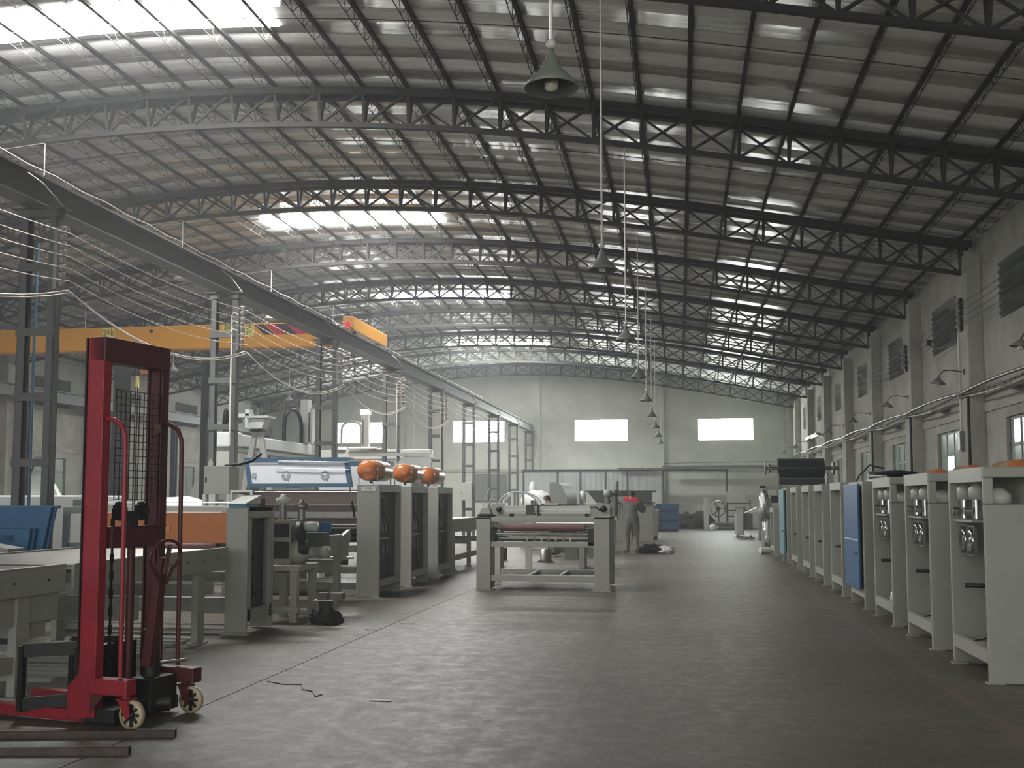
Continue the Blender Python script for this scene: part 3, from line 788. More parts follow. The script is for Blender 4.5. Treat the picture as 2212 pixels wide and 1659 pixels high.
# ------------------------------------------------------------ machine end cabinets
def X(x, s, a, b):
    return tuple(sorted((x + s * a, x + s * b)))
def cabinet(name, label, x, y, w, d, h, s, group, notch=False, paint='paint_grey', rear=True, depth=0.36, cat='cabinet'):
    t = T(name, (x + s * w / 2, y + d / 2, 0), label=label, cat=cat, group=group)
    m = MB()
    if notch:
        a, b, z0, z1 = 0.08, min(w - 0.08, 0.62), h - 0.31, h - 0.09
        m.box(*X(x, s, 0, w), y, y + 0.05, 0.0, z0); m.box(*X(x, s, 0, w), y, y + 0.05, z1, h)
        m.box(*X(x, s, 0, a), y, y + 0.05, z0, z1); m.box(*X(x, s, b, w), y, y + 0.05, z0, z1)
    else:
        m.box(*X(x, s, 0, w), y, y + 0.05, 0, h)
    m.build('near_panel', paint, t, bevel=0.012)
    MB().box(*X(x, s, 0, w), y + d - 0.05, y + d, 0.02, h).build('far_panel', paint, t, bevel=0.008)
    MB().box(*X(x, s, 0, w), y + 0.05, y + d - 0.05, h - 0.05, h).build('top_panel', paint, t)
    m = MB(); m.box(*X(x, s, 0, 0.05), y + 0.05, y + d - 0.05, h - 0.12, h - 0.05); m.build('upper_rail', paint, t)
    MB().box(*X(x, s, 0, 0.05), y + 0.05, y + d - 0.05, 0.16, 0.27).build('lower_rail', paint, t)
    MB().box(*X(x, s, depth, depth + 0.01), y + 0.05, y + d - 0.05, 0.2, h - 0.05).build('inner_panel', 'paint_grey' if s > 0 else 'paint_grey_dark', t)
    MB().box(*X(x, s, 0.03, w - 0.03), y + 0.05, y + d - 0.05, 0.2, 0.215).build('floor_plate', paint, t)
    if rear: MB().box(*X(x, s, w - 0.03, w), y + 0.05, y + d - 0.05, 0.2, h - 0.05).build('rear_panel', paint, t)
    for yy in (y - 0.012, y + d - 0.07):
        MB().box(*X(x, s, -0.02, 0.12), yy, yy + 0.09, 0, 0.012).build('foot_plate', paint, t)
    return t
GR = 'open machine cabinets along the right aisle'
def fit_right(t, x, y, detailed=True):
    """air units, fans and lever inside the open cabinets"""
    if detailed:
        for k in range(2):
            yy = y + 0.62 + 0.42 * k; xx = x + 0.1
            m = MB().lathe([(0.06, 0), (0.06, 0.1), (0.02, 0.14), (0.0, 0.145)], (xx, yy, 1.5), (0, 0, 1), 14); m.build('regulator_cap', 'paint_light', t)
            m = MB().cyl((xx, yy, 1.33), (xx, yy, 1.5), 0.035, 12); m.cyl((xx - 0.05, yy - 0.02, 1.4), (xx - 0.11, yy - 0.02, 1.4), 0.035, 12); m.build('regulator_bowl', 'chrome', t)
        MB().box(x + 0.03, x + 0.34, y + 0.5, y + 1.14, 1.3, 1.32).build('shelf', 'paint_grey', t)
        for k in range(2):
            yy = y + 0.74 + 0.25 * k
            m = MB().framey(yy - 0.11, yy + 0.11, 1.0, 1.27, x + 0.07, 0.014, 0.03); m.build('fan_frame', 'steel', t)
            m = MB().lathe([(0.09, 0), (0.1, 0.02), (0.09, 0.035), (0.05, 0.01), (0.02, 0.03), (0, 0.03)], (x + 0.09, yy, 1.135), (-1, 0, 0), 16); m.build('fan', 'chrome', t)
        m = MB(); m.lathe([(0.0, 0.0), (0.1, 0.01), (0.1, 0.08), (0.05, 0.13), (0.0, 0.14)], (x + 0.17, y + 0.2, 1.46), (0, 0, 1), 20); m.build('motor_drum', 'paint_light', t)
    m = MB(); m.cyl((x + 0.28, y + 0.7, 0.74), (x + 0.02, y + 0.78, 0.74), 0.02, 10); m.cyl((x + 0.35, y + 0.7, 0.8), (x + 0.2, y + 0.72, 0.8), 0.04, 10)
    m.build('lever', 'black', t)
    MB().box(x + 0.2, x + 0.26, y + 0.66, y + 0.74, 0.58, 0.74).build('bracket', 'steel', t)
    if detailed:
        MB().tube([(x + 0.33, y + 0.1, 0.4), (x + 0.2, y + 0.35, 0.36), (x + 0.12, y + 0.7, 0.28), (x + 0.1, y + 1.0, 0.22)], 0.012, 6).build('cable', 'black', t)
    else:
        m = MB(); m.lathe([(0.05, 0), (0.05, 0.16), (0.02, 0.22), (0.0, 0.23)], (x + 0.2, y + 0.32, 0.94), (0, 0, 1), 12); m.lathe([(0.06, 0), (0.06, 0.3), (0.03, 0.36), (0, 0.37)], (x + 0.18, y + 0.28, 0.3), (0, 0, 1), 12)
        m.build('filter', 'paint_light', t)
        MB().box(x + 0.12, x + 0.24, y + 0.2, y + 0.36, 0.22, 0.5).build('pump', 'black', t)
RX = 2.48
labs = [(9.49, 'open grey machine cabinet nearest the camera on the right, cut by the picture edge', 1),
        (11.51, 'open grey machine cabinet on the right, second from the camera', 1),
        (13.54, 'open grey machine cabinet with a bag at its foot, just nearer than the blue one', 1)]
cabs = []
for y, lb, n in labs:
    t = cabinet('machine_cabinet', lb, RX, y, 1.25, 1.2, 1.77, 1, GR, notch=True); fit_right(t, RX, y); cabs.append(t)
t = cabinet('machine_cabinet', 'machine cabinet with a tall bright blue door on the right', RX, 15.54, 1.25, 1.2, 1.75, 1, GR, notch=False)
MB().box(RX - 0.06, RX - 0.03, 15.6, 16.85, 0.26, 1.72).build('door', 'blue', t, bevel=0.006)
MB().box(RX - 0.064, RX - 0.058, 15.62, 16.84, 0.93, 0.945).build('trim_strip', 'enamel_white', t)
MB().box(RX - 0.075, RX - 0.058, 15.7, 15.95, 0.74, 0.765).build('door_handle', 'black', t)
far = [(17.61, 'open grey machine cabinet just beyond the blue door'), (19.85, 'open grey machine cabinet, second beyond the blue door'), (21.87, 'open grey machine cabinet, third beyond the blue door'), (24.15, 'open grey machine cabinet, fourth beyond the blue door')]
t0 = None
for y, lb in far:
    if t0 is None:
        t0 = cabinet('machine_cabinet', lb, RX, y, 1.2, 1.2, 1.77, 1, GR); fit_right(t0, RX, y, False)
    else: dup(t0, (RX + 0.6, y + 0.6, 0), label=lb)
t = cabinet('machine_cabinet', 'grey machine cabinet with a narrow pale teal door, far right', RX, 26.33, 1.2, 1.2, 1.76, 1, GR)
MB().box(RX - 0.06, RX - 0.03, 26.45, 27.6, 0.2, 1.74).build('door', 'teal', t); MB().box(RX - 0.075, RX - 0.055, 26.6, 26.9, 0.74, 0.77).build('door_handle', 'black', t)
t = cabinet('machine_cabinet', 'low grey open cabinet at the far end of the right row', RX - 0.05, 29.4, 1.0, 1.2, 1.28, 1, GR)
# things on the cabinets
def air_tank(x, y, z, L, label, r=0.165):
    t = T('air_tank', (x, y, z), label=label, cat='tank', group='orange compressed air tanks')
    pr = [(0.0, 0.0)] + [(r * math.sin(q), 0.11 * (1 - math.cos(q))) for q in [PI / 2 * i / 8 for i in range(1, 9)]]
    MB().lathe(pr, (x, y, z + 0.06 + r), (0, 1, 0), 28).build('end_cap', 'tank', t)
    MB().lathe([(r, 0.11), (r, L - 0.11)], (x, y, z + 0.06 + r), (0, 1, 0), 28).build('shell', 'tank_shell', t)
    MB().lathe([(a, L - b) for a, b in pr[::-1]], (x, y, z + 0.06 + r), (0, 1, 0), 28).build('end_cap', 'tank', t)
    for yy in (y + 0.16, y + L - 0.2):
        for sx in (-1, 1):
            MB().bar((x + sx * 0.15, yy, z), (x + sx * 0.15, yy, z + 0.14 + r * 0.5), 0.012).build('leg', 'steel', t)
    MB().cyl((x, y + 0.3, z + 0.02), (x, y + 0.3, z + 0.07), 0.02, 8).build('drain_valve', 'black', t)
    return t
tk = air_tank(-4.84, 16.45, 1.735, 1.15, 'orange air tank lying on the nearest of the three left cabinets')
dup(tk, (-4.79, 18.45, 1.735), label='orange air tank lying on the middle one of the three left cabinets')
dup(tk, (-4.80, 20.3, 1.735), label='orange air tank on the farthest of the three left cabinets')
tk2 = air_tank(3.95, 13.4, 1.58, 0.95, 'orange tank cut by the right picture edge, behind the cabinets')
for sx in (-0.15, 0.15):
    for yy in (13.5, 14.2): MB().box(3.95 + sx - 0.02, 3.95 + sx + 0.02, yy, yy + 0.04, 0, 1.58).build('stand_leg', 'paint_grey', tk2)
for yy, lb in ((15.4, 'orange tank barely showing above the nearest right cabinet'), (17.4, 'orange tank top above the second right cabinet'), (19.4, 'tank top above the third right cabinet')):
    dup(tk2, (3.95, yy, 1.58), label=lb)
# mushroom shaped cover and motor on the blue cabinet
mu = T('blower', (2.9, 16.6, 1.75), label='small motor with a wide dark disc cover on the blue cabinet', cat='blower')
MB().lathe([(0.0, 0.0), (0.1, 0.0), (0.12, 0.06), (0.3, 0.08), (0.32, 0.11), (0.1, 0.13), (0, 0.13)], (3.1, 16.5, 1.79), (0, 0, 1), 24).build('disc_cover', 'black', mu)
m = MB(); m.cyl((2.72, 16.5, 1.84), (2.92, 16.5, 1.84), 0.07, 14); m.box(2.7, 2.95, 16.42, 16.58, 1.75, 1.79); m.build('motor', 'chrome', mu)
MB().tube([(2.55, 16.5, 1.76), (2.6, 16.5, 1.85), (2.75, 16.5, 2.0), (2.95, 16.5, 1.95)], 0.014, 6).build('hose', 'black', mu)
bagf = MB()
def blob(m, c, r, n=10, jit=0.25, flat=1.0, seed=0):
    vs = []; fs = []; R = random.Random(seed)
    for i in range(n + 1):
        for k in range(n * 2):
            a = PI * i / n; b = PI * k / n
            d = Vector((math.sin(a) * math.cos(b), math.sin(a) * math.sin(b), math.cos(a)))
            q = 1 + jit * noise.noise(d * 2.2 + Vector((seed * 3.1, 0, 0))) + jit * 0.6 * noise.noise(d * 5 + Vector((0, seed * 2.3, 0)))
            z = d.z * r[2] * q
            vs.append((c[0] + d.x * r[0] * q, c[1] + d.y * r[1] * q, max(c[2] + z, c[2] - r[2] * flat)))
    for i in range(n):
        for k in range(2 * n):
            fs.append((i * 2 * n + k, i * 2 * n + (k + 1) % (2 * n), (i + 1) * 2 * n + (k + 1) % (2 * n), (i + 1) * 2 * n + k))
    return m.add(vs, fs, True)
blob(MB(), (2.66, 13.98, 0.32), (0.12, 0.22, 0.11), seed=4).build('plastic_bag', 'plastic_bag', None, label='crumpled white plastic bag in the foot of the third right cabinet', cat='bag')

# ------------------------------------------------------------ left row cabinets
GL = 'grey machine end cabinets with recessed dark sides'
def fit_left(t, x, y, d):
    m = MB(); m.tube([(x - 0.06, y + 0.2, 1.35), (x - 0.035, y + 0.22, 1.5), (x - 0.05, y + 0.35, 1.52), (x - 0.06, y + 0.38, 1.2)], 0.01, 6)
    m.tube([(x - 0.06, y + 0.45, 1.3), (x - 0.035, y + 0.62, 1.1), (x - 0.035, y + 0.7, 0.6), (x - 0.06, y + 0.72, 0.25)], 0.009, 6)
    m.tube([(x - 0.06, y + 0.38, 1.2), (x - 0.03, y + 0.5, 0.9), (x - 0.035, y + 0.5, 0.3)], 0.009, 6)
    m.build('hose', 'black', t)
    for i, (yy, zz) in enumerate(((0.22, 0.95), (0.34, 0.95), (0.25, 0.62), (0.4, 0.62))):
        MB().lathe([(0.0, 0), (0.03, 0.01), (0.034, 0.08), (0.025, 0.13), (0.03, 0.17), (0.0, 0.18)], (x - 0.05, y + yy * d / 0.9, zz), (0, 0, 1), 12).build('filter_bowl', 'steel' if i % 2 else 'enamel', t)
    MB().box(x - 0.09, x - 0.02, y + 0.12, y + 0.5 * d, 0.88, 0.91).build('bracket', 'steel', t)
ll = [(16.3, -4.56, 0.37, 1.3, 'widest grey end cabinet with a paper label, under the nearest orange tank'), (18.37, -4.57, 0.22, 1.25, 'narrow grey end cabinet, middle of the three under orange tanks'), (20.15, -4.5, 0.22, 1.3, 'grey end cabinet, farthest of the three under orange tanks')]
for y, x, w_, d, lb in ll:
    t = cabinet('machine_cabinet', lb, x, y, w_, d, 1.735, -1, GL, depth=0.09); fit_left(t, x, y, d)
    if y < 17:
        pp = MB().box(-4.86, -4.63, y - 0.003, y, 1.63, 1.7).build('paper_label', 'paper', t)
        text('UV-1300', 0.03, 'ink', pp, (-4.745, y - 0.004, 1.675), (PI / 2, 0, 0))

# ------------------------------------------------------------ coating machine with the orange cover (M1)
m1 = T('coating_machine', (-6.0, 12.3, 0), label='grey roller coating machine with a wide orange front cover', cat='machine')
yA = 11.6
MB().box(-5.02, -4.76, yA, yA + 0.05, 0.02, 1.41).build('end_panel', 'paint_grey', m1, bevel=0.015)
m = MB(); m.box(-5.02, -4.76, yA + 0.75, yA + 0.8, 0.02, 1.41); m.box(-4.81, -4.76, yA + 0.05, yA + 0.75, 1.29, 1.41)
m.box(-4.81, -4.76, yA + 0.05, yA + 0.12, 0.15, 1.3); m.box(-4.81, -4.76, yA + 0.69, yA + 0.75, 0.15, 1.3); m.box(-4.81, -4.76, yA + 0.05, yA + 0.75, 0.14, 0.28)
m.build('side_frame', 'paint_grey', m1)
MB().box(-4.88, -4.87, yA + 0.05, yA + 0.75, 0.15, 1.35).build('recess_panel', 'paint_grey_dark', m1)
MB().box(-5.06, -4.74, yA - 0.02, yA + 0.12, 0, 0.02).build('foot_plate', 'paint_grey', m1)
MB().box(-5.02, -4.76, yA + 0.05, yA + 0.75, 1.37, 1.41).build('end_top', 'paint_grey_dark', m1)
for i, (yy, zz, r) in enumerate(((0.3, 1.12, 0.05), (0.28, 0.95, 0.055), (0.34, 0.86, 0.05))):
    MB().lathe([(0.02, 0), (r, 0.02), (r, 0.05), (0.02, 0.06)], (-4.87, yA + yy, zz), (1, 0, 0), 10).build('hand_knob', 'black', m1)
m = MB(); m.cyl((-4.83, yA + 0.2, 0.72), (-4.83, yA + 0.4, 0.36), 0.02, 8); m.build('gas_strut', 'black', m1)
MB().cyl((-4.88, yA + 0.38, 0.38), (-4.82, yA + 0.38, 0.38), 0.028, 10).build('pivot', 'chrome', m1)
m = MB(); m.box(-7.16, -6.82, yA + 0.25, yA + 0.3, 0.9, 1.4)
m = MB().frame(-7.16, -6.82, 0.0, 1.41, yA + 0.28, 0.075, 0.04); m.box(-7.1, -6.88, yA + 0.28, yA + 0.32, 0.07, 1.0)
m.build('end_panel', 'paint_grey', m1)
MB().box(-7.05, -6.86, yA + 0.3, yA + 0.42, 1.42, 1.5).build('top_box', 'enamel', m1)
MB().box(-6.84, -5.02, yA + 0.3, yA + 0.42, 1.36, 1.42).build('top_beam', 'paint_light', m1)
cv = MB().box(-6.84, -5.03, yA + 0.25, yA + 0.29, 1.0, 1.35).build('front_cover', 'orange', m1, bevel=0.006)
MB().box(-5.92, -5.80, yA + 0.23, yA + 0.25, 1.13, 1.2).build('handle', 'tank', cv)
MB().cyl((-6.8, yA + 0.4, 0.93), (-5.28, yA + 0.4, 0.93), 0.075, 18).build('rubber_roller', 'roller', m1)
MB().cyl((-5.28, yA + 0.4, 0.93), (-5.02, yA + 0.4, 0.93), 0.03, 10).build('shaft', 'black', m1)
m = MB(); m.box(-6.9, -5.1, yA + 0.6, yA + 0.66, 1.41, 1.425); m.box(-6.9, -5.1, yA + 0.38, yA + 0.41, 1.46, 1.475); m.build('guard_rail', 'chrome', m1)
m = MB(); m.box(-7.0, -5.12, yA + 0.5, yA + 0.6, 0.55, 0.66); m.box(-7.0, -5.12, yA + 0.5, yA + 0.6, 0.2, 0.36); m.box(-7.0, -5.12, yA + 1.0, yA + 1.05, 0.2, 0.32)
m.build('cross_beam', 'paint_grey', m1)
MB().box(-5.0, -4.79, yA + 0.02, yA + 0.4, 1.41, 1.455).build('control_strip', 'tealstrip', m1)
MB().prism([(yA + 0.0, 1.455), (yA + 0.45, 1.455), (yA + 0.45, 1.55), (yA + 0.05, 1.47)], 'x', -5.0, -4.79).build('console', 'paint_light', m1)
m = MB().frame(-5.17, -4.9, 1.42, 1.61, yA + 0.45, 0.025, 0.03); m.build('guard_frame', 'white', m1)
m = MB(); m.box(-5.1, -5.03, yA + 0.5, yA + 0.6, 1.42, 1.56); m.box(-5.0, -4.97, yA + 0.5, yA + 0.55, 1.45, 1.55); m.box(-4.97, -4.92, yA + 0.52, yA + 0.56, 1.43, 1.5); m.build('clamp_block', 'steel', m1)
eb = T('control_box', (-5.42, 12.25, 1.42), label='white electrical box with a small latch on the orange fronted machine', cat='electrical box')
MB().box(-5.57, -5.25, 12.2, 12.5, 1.56, 1.895).build('case', 'paint_light', eb, bevel=0.008)
MB().box(-5.545, -5.53, 12.19, 12.2, 1.7, 1.76).build('latch', 'black', eb)
for xa, xb in ((-5.58, -5.54), (-5.28, -5.24), (-5.5, -5.42)): MB().box(xa, xb, 12.2, 12.3, 1.425, 1.56).build('leg', 'white', eb)
MB().tube([(-5.35, 12.3, 1.9), (-5.2, 12.32, 1.91), (-5.05, 12.4, 1.96), (-4.98, 12.5, 2.05)], 0.02, 6).build('cable', 'black', eb)
MB().lathe([(0.03, 0), (0.03, 0.05), (0.012, 0.07), (0.012, 0.09)], (-5.53, 12.3, 1.895), (0, 0, 1), 12).build('beacon', 'enamel_white', eb)
MB().box(-4.99, -4.86, 12.12, 12.36, 1.41, 1.51).build('carton', 'carton', None, label='brown cardboard carton on the end of the orange fronted machine', cat='box')
MB().box(-4.97, -4.85, 12.02, 12.1, 1.41, 1.425).build('paper_tray', 'paper', None, label='small white paper tray in front of the carton', cat='tray')

# ------------------------------------------------------------ roller conveyors
def conveyor(name, label, xR, xL_, y0, y1, zt_, zb_, legs, slope=0.0, group='grey roller conveyors of the left line', bolts=True, rollers=0.11):
    t = T(name, ((xR + xL_) / 2, (y0 + y1) / 2, 0), label=label, cat='conveyor', group=group)
    for xx in (xR, xL_ + 0.03):
        MB().prism([(y0, zb_), (y1, zb_ - 0.03), (y1, zt_), (y0, zt_)], 'x', xx - 0.03, xx).build('side_plate', 'paint_grey', t, bevel=0.004)
        MB().box(xx - 0.05, xx + 0.005, y0, y1, zt_, zt_ + 0.012).build('edge_strip', 'alu', t)
    n = int((y1 - y0 - 0.1) / rollers)
    r0 = None
    for i in range(n):
        yy = y0 + 0.08 + i * rollers
        if r0 is None: r0 = MB().cyl((xL_ + 0.03, yy, zt_ - 0.035), (xR - 0.03, yy, zt_ - 0.035), 0.035, 10).build('roller', 'steel', t)
        else:
            c = r0.copy(); COL.objects.link(c); c.location = (0, i * rollers, 0)
    if bolts:
        for i in range(8):
            yy = y0 + 0.25 + i * (y1 - y0 - 0.5) / 7
            MB().cyl((xR, yy, zt_ - 0.1), (xR + 0.008, yy, zt_ - 0.1), 0.009, 6).build('bolt', 'black', t)
    for yy in legs:
        for xx in (xR - 0.09, xL_ + 0.02):
            MB().box(xx, xx + 0.07, yy, yy + 0.17, 0.02, zb_ + 0.02).build('leg', 'paint_grey', t, bevel=0.004)
            MB().box(xx - 0.03, xx + 0.1, yy - 0.03, yy + 0.2, 0, 0.02).build('foot_plate', 'paint_grey', t)
        MB().box(xL_ + 0.05, xR - 0.05, yy + 0.02, yy + 0.1, 0.5, 0.62).build('cross_beam', 'paint_grey', t)
    MB().box(xR - 0.085, xR - 0.035, min(legs) + 0.1, max(legs), 0.2, 0.32).build('long_beam', 'paint_grey', t) if len(legs) > 1 else None
    return t
cA = conveyor('roller_conveyor', 'grey roller conveyor cut by the left picture edge, nearest of the line', -4.92, -6.6, 4.6, 8.24, 0.97, 0.79, [5.2, 7.62])
MB().box(-4.98, -4.96, 7.0, 8.2, 0.55, 0.8).build('gusset', 'paint_grey', cA)
MB().box(-6.5, -5.0, 7.9, 8.1, 0.42, 0.62).build('lower_beam', 'paint_grey', cA)
cB = conveyor('roller_conveyor', 'grey roller conveyor between the red stacker and the orange fronted machine', -4.92, -6.6, 8.36, 11.45, 0.965, 0.76, [10.75])
MB().box(-6.5, -5.0, 9.5, 9.62, 0.38, 0.6).build('lower_beam', 'paint_grey', cB)
cC = conveyor('roller_conveyor', 'short grey outfeed conveyor before the blue hooded machine', -4.95, -6.7, 13.9, 15.95, 0.975, 0.72, [15.5])
MB().prism([(15.6, 0.97), (15.95, 1.05), (16.0, 0.95), (15.75, 0.6), (15.6, 0.6)], 'x', -4.97, -4.92).build('end_bracket', 'paint_grey', cC)
cD = conveyor('roller_conveyor', 'grey roller conveyor with bright rails beyond the three tank cabinets', -4.7, -6.4, 21.9, 26.4, 1.08, 0.82, [22.6, 24.4, 26.0])
# pale strips modelled in place of the roller shadow stripes under the conveyors
sl = T('shadow_stripes', (-5.8, 9.6, 0), label='pale strips in rows under the left conveyors, imitating roller shadow stripes on the floor', cat='slats')
for i in range(12):
    yy = 8.4 + i * 0.24
    MB().box(-6.45, -5.12, yy, yy + 0.09, 0.0, 0.035).build('slat', 'paint_grey', sl)
# rag on the conveyor
blob(MB(), (-5.55, 8.0, 1.0), (0.13, 0.09, 0.035), jit=0.5, seed=2).build('rag', 'plastic_bag', None, label='crumpled pale rag lying on the nearest conveyor', cat='cloth')

# ------------------------------------------------------------ drive stand beside M1
ds = T('drive_stand', (-4.85, 13.1, 0), label='grey stand with two black panels, pump and hand wheels beyond the orange fronted machine', cat='machine')
m = MB()
for (xx, yy) in ((-5.1, 12.85), (-4.72, 12.85), (-5.1, 13.5), (-4.72, 13.5)):
    MB().box(xx, xx + 0.09, yy, yy + 0.09, 0, 0.68).build('leg', 'paint_grey', ds)
MB().box(-5.12, -4.6, 12.83, 13.6, 0.63, 0.69).build('top_plate', 'paint_grey', ds)
MB().box(-5.12, -4.6, 12.83, 12.88, 0.13, 0.2).build('lower_rail', 'paint_grey', ds)
MB().box(-5.12, -4.83, 13.15, 13.5, 0.69, 1.24).build('frame_body', 'paint_grey', ds)
for (z0, z1) in ((1.03, 1.2), (0.76, 0.97)):
    MB().box(-5.1, -4.85, 13.13, 13.15, z0, z1).build('black_panel', 'black', ds)
MB().lathe([(0.17, 0), (0.16, 0.12), (0.07, 0.2), (0.06, 0.34), (0.075, 0.34), (0.075, 0.46), (0, 0.46)], (-4.84, 13.3, 0.83), (1, 0, 0.02), 18).build('cone_duct', 'paint_grey', ds)
MB().lathe([(0.06, 0), (0.06, 0.27)], (-4.8, 13.3, 1.16), (1, 0, 0), 14).build('motor', 'paint_light', ds)
MB().lathe([(0.11, 0), (0.14, 0.02), (0.14, 0.05), (0.03, 0.06), (0.03, 0.02)], (-4.74, 13.2, 1.08), (1, 0, 0), 20).build('hand_wheel', 'black', ds)
MB().cyl((-4.72, 13.2, 0.9), (-4.62, 13.2, 0.9), 0.09, 10).build('clamp_collar', 'black', ds)
for xx, h in ((-5.03, 1.45), (-4.78, 1.38)):
    m = MB().cyl((xx, 13.4, 1.24), (xx, 13.4, h), 0.05, 12); m.build('cylinder', 'steel', ds)
    MB().lathe([(0.09, 0), (0.09, 0.06), (0.03, 0.09), (0.03, 0.12), (0, 0.12)], (xx, 13.4, h), (0, 0, 1), 14).build('cap', 'paint_light' if h > 1.4 else 'steel', ds)
MB().box(-5.1, -4.5, 13.72, 13.76, 1.08, 1.2).build('cover_panel', 'blue', ds)
MB().box(-5.1, -4.55, 13.64, 13.84, 0.88, 1.07).build('rear_box', 'paint_grey_dark', ds)
MB().box(-5.0, -4.8, 12.95, 13.15, 0.35, 0.6).build('valve_block', 'steel', ds)

# stand with blocks on a rag
st = T('block_stand', (-4.25, 12.8, 0), label='short post on black cloth carrying two grey brown blocks, beside the left line', cat='stand')
m = MB().lathe([(0.12, 0.14), (0.09, 0.15), (0.09, 0.28), (0, 0.28)], (-4.26, 12.85, 0), (0, 0, 1), 12); m.build('post', 'paint_grey_dark', st)
blob(MB(), (-4.26, 12.85, 0.06), (0.18, 0.16, 0.12), jit=0.6, flat=0.5, seed=8).build('cloth', 'cloth_dark', st)
MB().box(-4.38, -4.14, 12.74, 12.98, 0.28, 0.295).build('plate', 'paper', st)
MB().box(-4.34, -4.22, 12.76, 12.9, 0.295, 0.375).build('block', 'block', None, label='grey brown block standing on the short post, left of two', cat='block')
MB().box(-4.2, -4.05, 12.8, 12.95, 0.295, 0.37).build('block', 'block', None, label='grey brown block hanging over the short post, right of two', cat='block')

# ------------------------------------------------------------ blue hooded machine (M2)
m2 = T('press_machine', (-5.9, 16.9, 0), label='brown beamed roller machine under a raised blue framed hood', cat='machine')
MB().box(-7.1, -6.85, 16.3, 17.6, 0.0, 1.62).build('end_frame', 'paint_grey', m2)
MB().box(-6.85, -5.0, 17.2, 17.35, 1.0, 1.66).build('back_plate', 'brown_metal', m2)
MB().box(-6.85, -5.0, 17.15, 17.2, 1.4, 1.42).build('ledge', 'steel', m2)
MB().box(-6.85, -5.0, 17.05, 17.2, 1.2, 1.3).build('blade_beam', 'steel', m2)
for i in range(9): MB().cyl((-6.7 + 0.2 * i, 17.05, 1.215), (-6.7 + 0.2 * i, 17.04, 1.215), 0.01, 6).build('bolt', 'black', m2)
MB().cyl((-6.85, 16.9, 1.62), (-5.0, 16.9, 1.62), 0.012, 8).build('tie_rod', 'chrome', m2)
MB().cyl((-6.85, 16.75, 1.1), (-5.0, 16.75, 1.1), 0.02, 10).build('tie_rod', 'chrome', m2)
MB().cyl((-6.85, 16.7, 1.05), (-5.03, 16.7, 1.05), 0.018, 10).build('tie_rod', 'chrome', m2)
for z in (0.98, 0.88): MB().cyl((-6.85, 16.85, z), (-5.0, 16.85, z), 0.06, 16).build('press_roller', 'black', m2)
m = MB(); m.box(-6.9, -5.0, 16.5, 16.62, 0.68, 0.78); m.box(-6.9, -5.0, 16.5, 16.62, 0.35, 0.45); m.box(-6.9, -5.0, 16.6, 17.5, 0.1, 0.2); m.build('cross_beam', 'paint_grey', m2)
MB().cyl((-6.8, 16.45, 0.6), (-5.02, 16.45, 0.6), 0.025, 10).build('chrome_bar', 'chrome', m2)
MB().box(-6.6, -5.3, 17.0, 17.1, 0.45, 0.68).build('tray', 'paint_grey_dark', m2)
hd = T('hood', (-5.9, 16.5, 1.66), label='x')
D.objects.remove(hd)
# raised hood: tilted framed window
def q3(u, v, off=0.0):
    # u across (0 left..1 right), v up (0..1); leans back to the camera side at the top
    x = -6.72 + 1.70 * u - 0.10 * v * 1.0 + (0.0 if u > 0.5 else -0.02 * v); z = 1.69 + 0.47 * v; y = 16.35 + 0.1 * v + off
    return (x, y, z)
hood = MB()
def quad_slab(m, u0, u1, v0, v1, t0, t1):
    a = [q3(u0, v0, t0), q3(u1, v0, t0), q3(u1, v1, t0), q3(u0, v1, t0)]; b = [q3(u0, v0, t1), q3(u1, v0, t1), q3(u1, v1, t1), q3(u0, v1, t1)]
    m.add(a + b, [(0, 1, 2, 3), (7, 6, 5, 4), (0, 4, 5, 1), (1, 5, 6, 2), (2, 6, 7, 3), (3, 7, 4, 0)])
quad_slab(hood, 0, 1, 0, 0.13, 0, 0.05); quad_slab(hood, 0, 1, 0.86, 1, 0, 0.05); quad_slab(hood, 0, 0.045, 0.13, 0.86, 0, 0.05); quad_slab(hood, 0.955, 1, 0.13, 0.86, 0, 0.05)
quad_slab(hood, 0, 1, 0.96, 1, 0.05, 0.3)
ho2 = T('hood_panel', (-5.9, 16.4, 1.67), label='x', parent=m2); del ho2['label']
hood.build('hood_frame', 'bluegrey', ho2)
fm = MB(); quad_slab(fm, 0.045, 0.955, 0.13, 0.86, 0.01, 0.02); fm.build('film_sheet', 'film', ho2)
fm = MB(); quad_slab(fm, 0.05, 0.95, 0.77, 0.86, 0.004, 0.009); fm.build('film_strip', 'film_print', ho2)
lg = MB()
def emblem(u, v, r):
    c = Vector(q3(u, v, 0.004)); K_ = 0.1 / 0.47
    n = 20; vs = [tuple(c)] + [tuple(c + Vector((r * math.cos(2 * PI * i / n), K_ * r * math.sin(2 * PI * i / n), r * math.sin(2 * PI * i / n)))) for i in range(n)]
    hole = [tuple(c + Vector((0.45 * r * math.cos(2 * PI * i / n) + 0.15 * r, -0.002, 0.3 * r * math.sin(2 * PI * i / n) + 0.2 * r))) for i in range(n)]
    lg.add(vs, [(0, i, i % n + 1) for i in range(1, n + 1)])
    t = c + Vector((r * 0.6, 0, -r * 1.3))
    t.y = c.y - K_ * r * 1.3
    lg.add([tuple(t + Vector((-0.008, 0, 0.04))), tuple(t + Vector((0.008, 0, 0.045))), tuple(t + Vector((0.014, 0, 0.0))), tuple(t + Vector((0.0, 0, -0.01)))], [(0, 1, 2, 3)])
for u in (0.385, 0.755): emblem(u, 0.40, 0.072)
emblem(0.075, 0.4, 0.045); lg.build('printed_mark', 'film_print', ho2)
al = MB()
